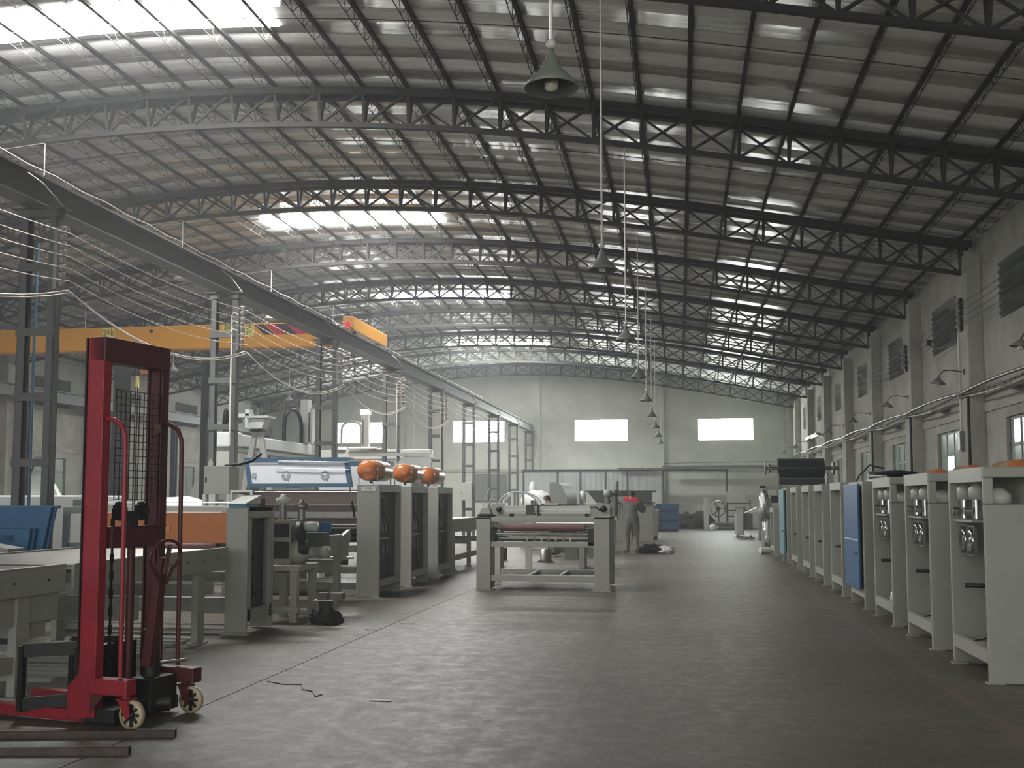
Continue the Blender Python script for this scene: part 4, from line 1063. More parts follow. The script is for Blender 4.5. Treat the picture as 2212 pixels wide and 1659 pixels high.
for u in (0.385, 0.755):
    c = Vector(q3(u, 0.40, -0.002))
    al.add([tuple(c + Vector((p[0] * 1.5, p[2] * 1.5 * 0.1 / 0.47, p[2] * 1.5))) for p in ((-0.03, 0, 0.012), (0.012, 0, 0.02), (0.02, 0, 0.008), (0.008, 0, 0.0), (0.012, 0, -0.03), (0.0, 0, -0.03), (-0.004, 0, 0.0), (-0.03, 0, 0.002))], [tuple(range(8))])
al.build('printed_arrow', 'film', ho2)
for v, u0 in ((0.63, 0.3), (0.88, 0.33)):
    MB().tube([q3(u0, v, -0.01), q3(0.65, v - 0.02, -0.015), q3(1.0, v - 0.05, -0.01)], 0.006, 6).build('glare_streak', 'chrome', ho2)  # chrome lines modelled in place of glare streaks across the film
MB().tube([(-6.68, 16.4, 1.72), (-6.66, 16.6, 1.45)], 0.012, 6).build('gas_strut', 'chrome', ho2)
m = MB().tube([(-5.06, 16.33, 1.72), (-5.04, 16.4, 1.48)], 0.012, 6); m.build('gas_strut', 'chrome', ho2)
MB().tube([(-5.04, 16.4, 1.48), (-5.02, 16.5, 1.22)], 0.02, 6).build('strut_body', 'black', ho2)
# second hooded machine behind
m3 = T('press_machine', (-5.8, 18.8, 0), label='second blue hooded machine, partly hidden behind the raised hood', cat='machine')
m = MB(); m.box(-6.9, -5.0, 18.5, 18.8, 2.08, 2.17); m.box(-6.9, -6.75, 18.5, 18.8, 1.7, 2.08); m.build('hood_frame', 'bluegrey', m3)
MB().box(-6.75, -5.0, 18.5, 18.6, 1.74, 2.08).build('film_sheet', 'film', m3)
m = MB(); c = (-5.42, 18.498, 1.93); n = 18
m.add([c] + [(c[0] + 0.05 * math.cos(2 * PI * i / n), c[1], c[2] + 0.05 * math.sin(2 * PI * i / n)) for i in range(n)], [(0, i, i % n + 1) for i in range(1, n + 1)]); m.build('printed_mark', 'film_print', m3)
MB().box(-6.9, -4.9, 18.6, 19.4, 0.9, 1.6).build('body', 'paint_grey', m3)
for xx in (-6.9, -5.0): MB().box(xx, xx + 0.1, 18.6, 19.4, 0, 0.9).build('leg', 'paint_grey', m3)
m = MB(); m.box(-6.9, -5.0, 20.3, 21.3, 0.95, 1.62); m4 = T('press_machine', (-5.9, 20.8, 0), label='grey machine body behind the third tank cabinet, with pale top covers', cat='machine')
m.build('body', 'paint_grey', m4); MB().box(-6.9, -5.05, 20.3, 21.3, 1.62, 1.9).build('top_cover', 'film', m4)
for xx in (-6.9, -5.0): MB().box(xx, xx + 0.1, 20.4, 21.2, 0, 0.95).build('leg', 'paint_grey', m4)

# ------------------------------------------------------------ roller table in the aisle
tb = T('roller_table', (-2.25, 19, 0), label='grey roller machine frame standing in the aisle, with a maroon roller and empty lower shelf', cat='machine')
y0 = 17.95
for xa, xb, ye in ((-3.36, -3.12, 18.4), (-1.4, -1.14, 19.3)):
    m = MB(); m.box(xa, xb, y0, y0 + 0.04, 0.02, 1.21); m.box(xb - 0.04 if xa < -3 else xb - 0.04, xb, y0 + 0.04, ye, 0.35 if xa > -3 else 0.02, 1.21); m.box(xa, xa + 0.04, y0 + 0.04, ye, 0.35, 1.21); m.box(xa, xb, ye - 0.04, ye, 0.02, 1.21); m.box(xa, xb, y0, ye, 1.17, 1.21)
    m.build('end_post', 'paint_grey', tb, bevel=0.01)
    MB().box(xa - 0.02, xb + 0.02, y0 - 0.02, y0 + 0.1, 0, 0.02).build('foot_plate', 'paint_grey', tb)
MB().box(-3.12, -1.4, y0 + 0.02, y0 + 0.1, 1.13, 1.21).build('top_rail', 'paint_grey', tb, bevel=0.005)
MB().box(-3.12, -1.4, y0 + 0.02, y0 + 0.1, 0.71, 0.8).build('middle_rail', 'paint_grey', tb, bevel=0.005)
MB().box(-3.12, -1.4, y0 + 0.02, y0 + 0.1, 0.15, 0.25).build('lower_rail', 'paint_grey', tb, bevel=0.005)
MB().box(-3.12, -1.4, 19.2, 19.3, 0.2, 0.27).build('rear_rail', 'paint_grey', tb)
for xx in (-2.5, -1.98): MB().bar((xx, y0 + 0.1, 0.22), (xx + 0.02, 19.25, 0.24), 0.05).build('shelf_tie', 'paint_grey', tb)
MB().box(-3.1, -1.42, y0 + 0.1, 19.2, 0.19, 0.2).build('shelf_plate', 'paint_grey_dark', tb)
MB().cyl((-2.98, y0 + 0.3, 1.03), (-1.57, y0 + 0.3, 1.03), 0.065, 22).build('rubber_roller', 'roller', tb)
MB().cyl((-3.12, y0 + 0.3, 1.02), (-1.4, y0 + 0.3, 1.02), 0.022, 10).build('roller_shaft', 'steel', tb)
MB().cyl((-3.06, y0 + 0.12, 0.93), (-1.5, y0 + 0.12, 0.93), 0.026, 14).build('chrome_roller', 'chrome', tb)
MB().box(-2.4, -1.4, y0 + 0.36, y0 + 0.4, 1.1, 1.115).build('scraper_bar', 'chrome', tb)
MB().cyl((-3.06, y0 + 0.3, 0.85), (-1.5, y0 + 0.3, 0.85), 0.05, 16).build('lower_roller', 'steel', tb)
m = MB(); m.box(-3.12, -3.05, y0 + 0.02, y0 + 0.3, 0.8, 1.0); m.box(-1.5, -1.4, y0 + 0.02, y0 + 0.3, 0.74, 1.0); m.build('bearing_plate', 'black', tb)
for i in range(7):
    MB().box(-2.55 + 0.12 * i, -2.52 + 0.12 * i, y0 + 0.25, y0 + 0.3, 0.8, 0.88).build('clip', 'wood' if i % 2 else 'steel', tb)
MB().box(-2.6, -2.0, y0 + 0.2, y0 + 0.26, 0.8, 0.815).build('clip_bar', 'black', tb)
for (xx, yy) in ((-3.3, 19.3), (-2.95, 20.9)):
    MB().box(xx, xx + 0.12, yy, yy + 0.1, 0.02, 1.15).build('rear_post', 'paint_light', tb)
MB().box(-3.3, -1.4, 20.85, 20.95, 0.72, 0.8).build('rear_cross_rail', 'paint_grey', tb)
m = MB(); m.box(-3.3, -3.24, 18.4, 21.0, 1.1, 1.15); m.box(-1.42, -1.36, 18.4, 21.0, 1.1, 1.15); m.build('side_rail', 'paint_grey', tb)
# aluminium axis on top of the table
ax = T('linear_axis', (-2.2, 18.6, 1.21), label='aluminium linear axis with a grey carriage block lying across the aisle machine', cat='machine')
MB().box(-2.98, -1.5, 18.6, 18.75, 1.26, 1.39).build('profile', 'alu', ax)
m = MB(); m.box(-2.98, -1.5, 18.585, 18.6, 1.375, 1.39); m.box(-2.98, -1.5, 18.585, 18.6, 1.29, 1.32); m.box(-2.98, -1.5, 18.585, 18.6, 1.26, 1.27); m.build('profile_lip', 'paint_light', ax)
MB().box(-2.6, -2.47, 18.52, 18.8, 1.24, 1.41).build('carriage', 'paint_grey_dark', ax); MB().box(-2.42, -2.38, 18.55, 18.8, 1.22, 1.41).build('carriage_plate', 'black', ax)
m = MB(); m.prism([(-3.12, 1.21), (-2.98, 1.21), (-2.98, 1.42), (-3.2, 1.42), (-3.24, 1.36)], 'y', 18.6, 18.64); m.build('end_plate', 'paint_grey', ax)
MB().lathe([(0.02, 0), (0.05, 0.01), (0.05, 0.02), (0.0, 0.03)], (-3.08, 18.6, 1.33), (0, -1, 0), 8).build('hand_knob', 'black', ax)
m = MB(); m.prism([(-1.5, 1.21), (-1.17, 1.21), (-1.17, 1.41), (-1.36, 1.45), (-1.5, 1.36)], 'y', 18.6, 18.64); m.build('end_plate', 'paint_grey', ax)
MB().lathe([(0.02, 0), (0.06, 0.01), (0.06, 0.02), (0.0, 0.03)], (-1.28, 18.6, 1.34), (0, -1, 0), 8).build('hand_knob', 'black', ax)
MB().tube([(-1.5, 18.5, 1.37), (-1.4, 18.5, 1.37), (-1.33, 18.52, 1.31)], 0.012, 6).build('lever', 'black', ax)
MB().box(-2.35, -2.02, 18.62, 18.74, 1.39, 1.42).build('slide_block', 'black', ax)
m = MB().box(-2.3, -2.05, 18.6, 18.7, 1.41, 1.44); m.build('slide_top', 'paint_light', ax)
for xx in (-2.9, -1.6): MB().box(xx, xx + 0.06, 18.62, 18.72, 1.205, 1.26).build('foot', 'black', ax)
kt = T('foil_pouch', (-3.25, 18.1, 1.21), label='pale folded pouch on black cloth on the left end of the aisle machine', cat='pouch')
blob(MB(), (-3.22, 18.1, 1.235), (0.17, 0.13, 0.03), jit=0.3, seed=5).build('cloth', 'cloth_dark', kt)
MB().prism([(-3.32, 1.26), (-3.12, 1.26), (-3.16, 1.36), (-3.28, 1.36)], 'y', 18.0, 18.2).build('pouch', 'steel', kt)
for xx, hh, lb in ((-1.25, 1.66, 'grey upright cylinder with a white cap on the aisle machine, left of two'), (-1.12, 1.67, 'grey upright cylinder with a dark top on the aisle machine, right of two')):
    t = T('air_cylinder', (xx, 19.1, 1.21), label=lb, cat='cylinder', group='upright cylinders on the aisle machine')
    MB().cyl((xx, 19.1, 1.21), (xx, 19.1, hh - 0.09), 0.055, 16).build('barrel', 'enamel', t)
    MB().lathe([(0.062, 0), (0.062, 0.09), (0.02, 0.11) if hh < 1.67 else (0.05, 0.1), (0, 0.12) if hh < 1.67 else (0, 0.1)], (xx, 19.1, hh - 0.1), (0, 0, 1), 16).build('cap', 'paint_light' if hh < 1.67 else 'steel', t)
# ------------------------------------------------------------ red manual stacker (local frame: +X to the handles, +Y across the mast)
RZ = math.radians(-13)
stk = T('pallet_stacker', (-3.83, 7.16, 0), label='tall red manual pallet stacker with mesh guard in the left foreground', cat='stacker', rz=RZ)
def L(m, n, mt, **k): return m.build(n, mt, stk, local=True, **k)
for s in (-1, 1):
    m = MB(); yy = s * 0.335
    ya, yb = sorted((yy, yy - s * 0.03))
    m.box(-0.07, 0.06, ya, yb, 0.06, 2.6)                      # web
    yc_, yd = sorted((yy, yy - s * 0.075))
    m.box(0.05, 0.065, yc_, yd, 0.06, 2.6); m.box(-0.075, -0.06, yc_, yd, 0.06, 2.6)
    L(m, 'mast_channel', 'red' if s < 0 else 'maroon', bevel=0.004)  # far channel gets the darkened red, shade painted in
    m = MB(); ye, yf_ = sorted((yy - s * 0.035, yy - s * 0.07)); m.box(-0.045, 0.035, ye, yf_, 0.1, 2.5)
    L(m, 'inner_channel', 'maroon')
    L(MB().box(-0.085, -0.075, *sorted((yy + s * 0.012, yy - s * 0.03)), 0.4, 2.6), 'channel_edge', 'black')
L(MB().box(-0.06, 0.07, -0.335, 0.335, 2.44, 2.605), 'top_beam', 'maroon', bevel=0.004)
L(MB().box(0.02, 0.09, -0.24, 0.26, 1.17, 1.31), 'cross_beam', 'maroon', bevel=0.004)
L(MB().box(0.0, 0.1, -0.26, 0.3, 1.31, 1.316), 'cross_plate', 'maroon')
# mesh guard
m = MB()
for i in range(11):
    yy = -0.23 + 0.046 * i; m.bar((0.085, yy, 1.5), (0.085, yy, 2.25), 0.005)
for i in range(16):
    zz = 1.5 + 0.05 * i; m.bar((0.088, -0.24, zz), (0.088, 0.24, zz), 0.005)
L(m, 'mesh_guard', 'steel_tube')
L(MB().cyl((0.02, 0.04, 0.25), (0.02, 0.04, 2.3), 0.011, 8), 'guide_rod', 'steel')
L(MB().box(0.06, 0.075, 0.20, 0.25, 1.98, 2.04), 'latch_plate', 'wood')
# handles
for s in (-1, 1):
    m = MB(); yy = s * 0.29
    m.tube([(0.05, yy, 2.05), (0.12, yy, 2.04), (0.19, yy, 2.0), (0.22, yy, 1.93), (0.225, yy, 1.85), (0.235, yy, 0.33)], 0.016, 10)
    L(m, 'push_handle', 'red' if s < 0 else 'maroon')
# rear arms with casters
for s in (-1, 1):
    m = MB(); m.box(0.03, 0.34 if s < 0 else 0.4, *sorted((s * 0.25, s * 0.35)), 0.215, 0.32)
    L(m, 'caster_arm', 'red' if s < 0 else 'maroon', bevel=0.008)
    if s < 0:
        m = MB().prism([(0.03, 0.08), (0.03, 0.22), (0.15, 0.22)], 'y', -0.34, -0.32); L(m, 'arm_gusset', 'maroon')
    m = MB(); cyx = s * 0.30
    m.prism([(0.26, 0.2), (0.34, 0.2), (0.37, 0.09), (0.33, 0.07)], 'y', cyx - 0.045, cyx - 0.037); m.prism([(0.26, 0.2), (0.34, 0.2), (0.37, 0.09), (0.33, 0.07)], 'y', cyx + 0.037, cyx + 0.045)
    m.box(0.25, 0.35, cyx - 0.045, cyx + 0.045, 0.19, 0.2); m.cyl((0.3, cyx, 0.2), (0.3, cyx, 0.22), 0.03, 12)
    cf = L(m, 'caster_fork', 'red' if s < 0 else 'maroon')
    wc_ = (0.35, cyx, 0.095)
    m = MB().lathe([(0.076, -0.022), (0.093, -0.018), (0.095, 0.0), (0.093, 0.018), (0.076, 0.022), (0.076, -0.022)], wc_, (0, 1, 0), 30, cap=False)
    wh = m.build('caster_wheel', 'wheel', cf, local=True)
    m = MB()
    m.lathe([(0.0, -0.026), (0.022, -0.026), (0.022, 0.026), (0.0, 0.026)], wc_, (0, 1, 0), 12)
    for k in range(8):
        a = 2 * PI * k / 8; m.bar((wc_[0] + 0.018 * math.cos(a), cyx, wc_[2] + 0.018 * math.sin(a)), (wc_[0] + 0.08 * math.cos(a), cyx, wc_[2] + 0.08 * math.sin(a)), 0.03, 0.016)
    m.build('wheel_spokes', 'black', cf, local=True)
    m = MB().cyl((wc_[0], cyx - 0.004, wc_[2]), (wc_[0], cyx + 0.004, wc_[2]), 0.078, 24); m.build('wheel_disc', 'wheel', cf, local=True)
# base and outrigger legs to the left
L(MB().box(-0.05, 0.22, -0.32, 0.32, 0.03, 0.12), 'base_beam', 'black')
for s in (-1, 1):
    m = MB(); m.box(-1.04, -0.02, *sorted((s * 0.22, s * 0.31)), 0.02, 0.095)
    L(m, 'outrigger_leg', 'red', bevel=0.005)
    L(MB().cyl((-0.98, s * 0.33, 0.045), (-0.98, s * 0.30, 0.045), 0.042, 14), 'load_roller', 'wheel')
m = MB().prism([(-0.16, 0.05), (0.0, 0.05), (0.0, 0.42), (-0.05, 0.36), (-0.16, 0.26)], 'y', -0.34, -0.26); L(m, 'leg_bracket', 'red', bevel=0.004)
# fork carriage: black welded frame
m = MB()
for yy in (-0.345, 0.12):
    m.box(-0.58, -0.54, yy - 0.02, yy + 0.02, 0.06, 0.5)
    m.bar((-0.56, yy, 0.47), (-0.1, yy * 0.6, 0.5), 0.03, 0.09); m.bar((-0.56, yy, 0.11), (-0.1, yy * 0.6, 0.16), 0.03, 0.08)
m.box(-0.58, -0.55, -0.345, 0.14, 0.46, 0.49); m.box(-0.17, -0.09, -0.28, 0.24, 0.08, 0.5)
L(m, 'fork_carriage', 'black')
# hydraulic unit and chain
m = MB(); m.box(0.08, 0.26, -0.02, 0.26, 0.04, 0.28); m.cyl((0.16, 0.1, 0.28), (0.16, 0.1, 0.6), 0.06, 16); m.cyl((0.1, 0.0, 0.1), (0.3, 0.14, 0.1), 0.06, 14)
L(m, 'hydraulic_pump', 'black', bevel=0.01)
L(MB().cyl((0.03, 0.02, 0.1), (0.03, 0.02, 1.4), 0.028, 14), 'lift_cylinder', 'maroon')
for yy in (-0.1, 0.12):
    pr = MB(); n = 28; vs = []
    for xx in (0.01, 0.04):
        for k in range(n):
            r = 0.068 if k % 2 else 0.058; a = 2 * PI * k / n; vs.append((xx, yy + r * math.cos(a), 1.42 + r * math.sin(a)))
    pr.add(vs, [tuple(range(n))[::-1], tuple(range(n, 2 * n))] + [(k, (k + 1) % n, n + (k + 1) % n, n + k) for k in range(n)])
    pr.cyl((0.0, yy, 1.42), (0.055, yy, 1.42), 0.03, 14)
    L(pr, 'chain_sprocket', 'black')
m = MB(); zz = 0.2
while zz < 1.42:
    m.box(0.015, 0.035, -0.175, -0.155, zz, zz + 0.03) if int(zz * 50) % 2 else m.box(0.02, 0.03, -0.172, -0.158, zz, zz + 0.03)
    zz += 0.03
L(m, 'lift_chain', 'black')
m = MB(); m.box(0.01, 0.06, -0.02, 0.05, 1.31, 1.42); L(m, 'sprocket_yoke', 'black')
# pump tiller with looped grip
m = MB()
m.prism([(0.13, 0.35), (0.21, 0.35), (0.30, 1.1), (0.25, 1.1)], 'y', 0.02, 0.09)
L(m, 'tiller', 'maroon', bevel=0.004)
m = MB(); lp = []
for i in range(21):
    a = PI * (-0.28) + PI * 1.56 * i / 20
    lp.append((0.30 + 0.02 * math.sin(a), 0.05 + 0.16 * math.cos(a), 1.11 + 0.11 * math.sin(a)))
lp = [(0.285, 0.085, 0.92)] + lp + [(0.285, 0.035, 0.92)]
m.tube(lp, 0.012, 8); L(m, 'tiller_grip', 'maroon')
lab = MB().box(0.296, 0.30, 0.085, 0.135, 1.0, 1.2); lab = MB(); lab.add([(0.31, 0.02, 0.99), (0.31, 0.07, 0.99), (0.325, 0.09, 1.19), (0.325, 0.04, 1.19), (0.306, 0.02, 0.99), (0.306, 0.07, 0.99), (0.321, 0.09, 1.19), (0.321, 0.04, 1.19)], [(0, 1, 2, 3), (7, 6, 5, 4), (0, 4, 5, 1), (1, 5, 6, 2), (2, 6, 7, 3), (3, 7, 4, 0)])
lo = L(lab, 'sticker', 'roller')
m = MB()
for k, (w_, h_) in enumerate(((0.012, 0.022), (0.008, 0.02), (0.018, 0.015), (0.012, 0.02), (0.014, 0.008))):
    z0 = 1.15 - 0.036 * k; m.box(0.3245 - 0.075 * (1.19 - z0) * 1.0, 0.327 - 0.075 * (1.19 - z0), 0.05 - 0.08 * (1.17 - z0), 0.05 - 0.08 * (1.17 - z0) + w_, z0, z0 + h_)
L(m, 'sticker_lettering', 'black')
L(MB().cyl((0.16, 0.1, 0.36), (0.30, 0.30, 0.37), 0.012, 8), 'foot_lever', 'steel')

# steel tubes on the floor
def sq_tube(p, q, wdt, label):
    m = MB(); p = Vector(p); q = Vector(q); d = (q - p).normalized(); a = Vector((-d.y, d.x, 0)) * wdt / 2; t = 0.004
    u = Vector((0, 0, 1))
    for off0, off1, z0, z1 in ((-1, 1, 0, t), (-1, 1, wdt - t, wdt)):
        vs = [p - a + u * z0, p + a + u * z0, p + a + u * z1, p - a + u * z1, q - a + u * z0, q + a + u * z0, q + a + u * z1, q - a + u * z1]
        m.add(vs, [(0, 1, 2, 3), (7, 6, 5, 4), (4, 5, 1, 0), (5, 6, 2, 1), (6, 7, 3, 2), (7, 4, 0, 3)])
    for s in (-1, 1):
        b = a * s; c = a * s * (1 - 2 * t / wdt)
        vs = [p + b, p + c, p + c + u * wdt, p + b + u * wdt, q + b, q + c, q + c + u * wdt, q + b + u * wdt]
        m.add(vs, [(0, 1, 2, 3), (7, 6, 5, 4), (4, 5, 1, 0), (5, 6, 2, 1), (6, 7, 3, 2), (7, 4, 0, 3)])
    return m.build('steel_tube', 'steel_tube', None, label=label, cat='tube', group='square steel tubes on the floor')
sq_tube((-5.2, 6.22, 0), (-3.17, 6.62, 0), 0.05, 'brown square steel tube on the floor just in front of the stacker wheels')
sq_tube((-5.2, 5.80, 0), (-3.22, 6.13, 0), 0.05, 'brown square steel tube on the floor, nearest of the two')
MB().tube([(-3.38, 8.72, 0.003), (-3.2, 8.6, 0.003), (-3.05, 8.62, 0.003), (-2.97, 8.4, 0.003), (-2.86, 8.33, 0.003), (-2.8, 8.2, 0.003), (-2.76, 8.1, 0.004), (-2.74, 8.2, 0.004)], 0.005, 6).build('floor_crack', 'black', None, label='thin dark crack line in the floor right of the stacker', cat='wire')  # thin dark tube standing for a crack in the concrete
for i, (x, y) in enumerate(((-3.6, 12.3), (-3.35, 12.95), (-2.3, 8.0))):
    MB().box(x, x + 0.16, y, y + 0.04, 0, 0.008).build('metal_strip', 'steel_tube', None, label='small flat metal strip on the floor, %s' % ('left of two near the long joint', 'right of two near the long joint', 'nearest one right of the stacker')[i], cat='strip')

# ------------------------------------------------------------ things left of the line
bs = T('panel_stack', (-7.8, 11.2, 0), label='stack of large blue metal panels leaning at the left edge', cat='panels')
for i in range(4):
    xr = -7.02 - 0.03 * i
    m = MB().prism([(-9.4, 0.02), (xr - 0.13 + 0.0, 0.02), (xr + 0.14, 1.42), (-9.2, 1.42)] if i < 2 else [(-9.4, 0.02), (xr - 0.14, 0.02), (xr + 0.02, 1.18), (-9.4, 1.18)], 'y', 11.28 - 0.05 * i, 11.31 - 0.05 * i)
    m.build('blue_panel', 'blue', bs, bevel=0.004)
pz = bs.children[3]
text('广东力斯', 0.085, 'ink_blue', pz, (-7.46, 11.115, 1.07), (PI / 2, 0, 0), xscale=1.1)
MB().box(-9.2, -6.9, 11.31, 11.4, 1.4, 1.43).build('top_flange', 'bluegrey', bs)
m = MB().prism([(-9.2, 1.32), (-7.0, 0.98), (-7.0, 0.94), (-9.2, 0.94)], 'y', 10.6, 10.9); m.build('plastic_wrap_roll', 'sheet_grey', None, label='pale wedge shaped sheet cover in front of the blue panels', cat='cover')
wm = T('white_machine', (-11.5, 15.5, 0), label='long white machine bed shining under the first roof light at the left', cat='machine')
MB().box(-15.5, -8.75, 14.9, 16.3, 0.2, 1.56).build('body', 'white', wm, bevel=0.02)
for i in range(8): MB().box(-15.3 + 0.85 * i, -15.28 + 0.85 * i, 14.89, 14.9, 0.3, 1.5).build('panel_seam', 'paint_grey', wm)
MB().box(-15.5, -8.8, 14.95, 16.2, 0, 0.2).build('plinth', 'paint_grey_dark', wm)
wl2 = T('white_drum', (-8.4, 17.0, 0), label='white rounded machine housing seen between the stacker uprights', cat='machine')
blob(MB(), (-7.95, 16.4, 1.28), (0.75, 0.4, 0.27), jit=0.12, seed=12).build('housing', 'white', wl2); MB().box(-8.6, -7.45, 16.2, 16.8, 0, 1.15).build('base', 'paint_light', wl2)
ld = T('leaning_sheet', (-9.6, 14.6, 1.56), label='folded grey sheet lying on the white machine behind the nearest column', cat='sheet')
m = MB().prism([(-9.75, 1.56), (-9.25, 1.56), (-9.35, 1.72), (-9.5, 1.85), (-9.74, 1.86)], 'y', 15.2, 15.3); m.build('sheet', 'paint_light', ld)
MB().bar((-9.8, 15.1, 1.56), (-9.6, 15.1, 2.0), 0.02).build('stick', 'black', ld)
hfr = T('half_round_cover', (-8.9, 20.2, 1.0), label='half round pale cover behind the white electrical box', cat='cover')
MB().prism([(-9.4, 1.5)] + [(-9.4 + 1.0 * (1 - math.cos(a)), 1.55 + 0.62 * math.sin(a)) for a in [PI / 2 * i / 10 for i in range(11)]] + [(-8.2, 2.17), (-8.2, 1.5)], 'y', 20.0, 20.5).build('shell', 'sheet_grey', hfr, bevel=0.004)
MB().box(-9.3, -8.25, 20.05, 20.45, 0, 1.5).build('base', 'paint_grey', hfr)
# blue column pipe behind the first crane column
MB().cyl((-9.15, 14.3, 0), (-9.15, 14.3, 5.2), 0.022, 10).build('water_pipe', 'bluegrey', None, label='thin blue vertical pipe behind the nearest crane column', cat='pipe')
MB().box(-9.4, -9.2, 17.0, 17.2, 0, 4.0).build('black_post', 'black', None, label='black steel post behind the nearest crane column', cat='post')
MB().box(-8.55, -8.45, 18.55, 18.65, 0, 4.2).build('black_post', 'black', None, label='black steel post just left of the second crane column', cat='post')
# white robot gantry
gt = T('gantry_robot', (-9.5, 24.5, 0), label='white gantry robot beam running above the blue hood', cat='robot')
MB().box(-9.7, -9.3, 22.0, 27.4, 2.62, 2.9).build('beam', 'white', gt, bevel=0.03)
MB().box(-9.78, -9.22, 21.6, 22.1, 2.6, 2.92).build('beam_end', 'white', gt, bevel=0.03)
MB().box(-9.62, -9.36, 21.8, 27.4, 2.52, 2.61).build('lower_rail', 'paint_light', gt)
for yy in (21.7, 27.0): MB().box(-9.68, -9.34, yy, yy + 0.3, 0, 2.6).build('leg', 'paint_light', gt, bevel=0.01)
MB().box(-9.45, -9.25, 26.3, 26.55, 2.9, 4.02).build('vertical_axis', 'paint_light', gt); MB().box(-9.24, -9.22, 26.34, 26.38, 2.95, 3.7).build('axis_slot', 'black', gt); MB().box(-9.2, -9.14, 26.3, 26.55, 2.9, 3.8).build('rack', 'alu', gt)
m = MB().tube([(-9.35, 24.9, 2.9), (-9.35, 24.9, 3.3)] + [(-9.35, 25.5 - 0.6 * math.cos(a), 3.3 + 0.4 * math.sin(a)) for a in [PI * i / 10 for i in range(1, 10)]] + [(-9.35, 26.1, 3.3), (-9.35, 26.1, 2.9)], 0.05, 8); m.build('cable_chain', 'black', gt)
MB().lathe([(0.1, 0), (0.09, 0.02), (0.0, 0.03)], (-9.3, 26.9, 2.92), (0, 0, 1), 12).build('cap', 'paint_light', gt)
tsd = T('trestle', (-8.0, 19.6, 0), label='grey A-shaped trestle carrying a white motor head beside the second column', cat='trestle')
for s in (-1, 1):
    m = MB(); m.bar((-7.88 + s * 0.05, 19.6, 2.78), (-7.88 + s * 0.55, 19.6, 0.0), 0.1, 0.08); m.build('leg', 'paint_light', tsd)
MB().box(-8.0, -7.76, 19.5, 19.7, 2.78, 2.82).build('clamp_plate', 'maroon', tsd)
m = MB().prism([(-8.02, 2.83), (-7.75, 2.83), (-7.68, 3.02), (-7.95, 3.02)], 'y', 19.45, 19.75); m.build('motor_head', 'white', tsd); MB().box(-8.05, -7.6, 19.4, 19.8, 3.03, 3.07).build('head_cap', 'white', tsd)
m = MB(); m.box(-8.3, -8.0, 19.5, 19.7, 3.05, 3.12); m.box(-8.1, -8.02, 19.5, 19.7, 2.85, 3.2); m.build('bracket', 'white', tsd)
m = MB(); m.tube([(-8.4, 19.3, 3.2), (-8.36, 19.3, 3.05), (-8.42, 19.3, 2.9)], [0.03, 0.09, 0.05], 8); m.build('hook_block', 'black', tsd)
g2 = T('gantry_robot', (-8.4, 33, 0), label='second gantry robot standing before the first gable window', cat='robot')
MB().box(-11.2, -7.6, 32.9, 33.3, 2.75, 3.05).build('beam', 'paint_light', g2, bevel=0.02)
for xx in (-11.1, -7.9): MB().box(xx, xx + 0.25, 32.95, 33.25, 0, 2.75).build('leg', 'paint_light', g2)
MB().box(-9.83, -9.6, 32.9, 33.1, 3.05, 4.15).build('vertical_axis', 'alu', g2); MB().box(-9.87, -9.55, 32.88, 33.12, 4.15, 4.32).build('motor', 'white', g2); MB().box(-9.78, -9.76, 32.88, 32.9, 3.2, 4.0).build('axis_slot', 'black', g2)
m = MB().tube([(-10.5, 33, 3.1), (-10.5, 33, 3.7)] + [(-10.17 - 0.33 * math.cos(a), 33, 3.7 + 0.25 * math.sin(a)) for a in [PI * i / 8 for i in range(1, 8)]] + [(-9.85, 33, 3.7), (-9.85, 33, 3.1)], 0.04, 8); m.build('cable_chain', 'enamel', g2)
m = MB(); m.cyl((-10.2, 32.8, 3.1), (-9.3, 32.8, 3.1), 0.04, 8); m.box(-10.7, -10.3, 32.8, 33, 3.05, 3.15); m.box(-9.6, -9.0, 32.8, 33.0, 3.05, 3.1); m.build('gripper', 'white', g2)
# white trapezoid machine beyond the tanks
wt = T('white_cover_machine', (-6.9, 27, 0), label='white angular machine cover with glazed sides behind the orange tanks', cat='machine')
m = MB(); m.box(-8.0, -6.3, 27.0, 27.6, 0.9, 2.05); m.build('body', 'paint_light', wt)
m = MB(); m.box(-8.4, -6.25, 27.0, 27.1, 2.6, 2.68); m.box(-6.4, -6.25, 27.0, 27.1, 2.05, 2.6); m.prism([(-7.4, 2.15), (-6.4, 2.15), (-6.4, 2.6), (-6.95, 2.6)], 'y', 27.05, 27.08); m.prism([(-6.3, 1.6), (-5.95, 1.6), (-6.0, 2.1), (-6.15, 2.15), (-6.35, 2.0)], 'y', 26.6, 27.0); m.build('cover_arm', 'white', wt)
MB().box(-8.4, -6.9, 26.8, 27.0, 2.05, 2.2).build('drive', 'paint_grey', wt); m = MB().tube([(-8.6, 26.7, 2.1), (-8.5, 26.7, 2.35), (-8.0, 26.7, 2.3), (-7.6, 26.7, 2.4), (-7.3, 26.7, 2.25), (-7.5, 26.7, 2.05)], 0.04, 6); m.build('hose', 'black', wt)
for xx in (-7.9, -6.5): MB().box(xx, xx + 0.15, 27.1, 27.5, 0, 0.9).build('leg', 'paint_grey', wt)

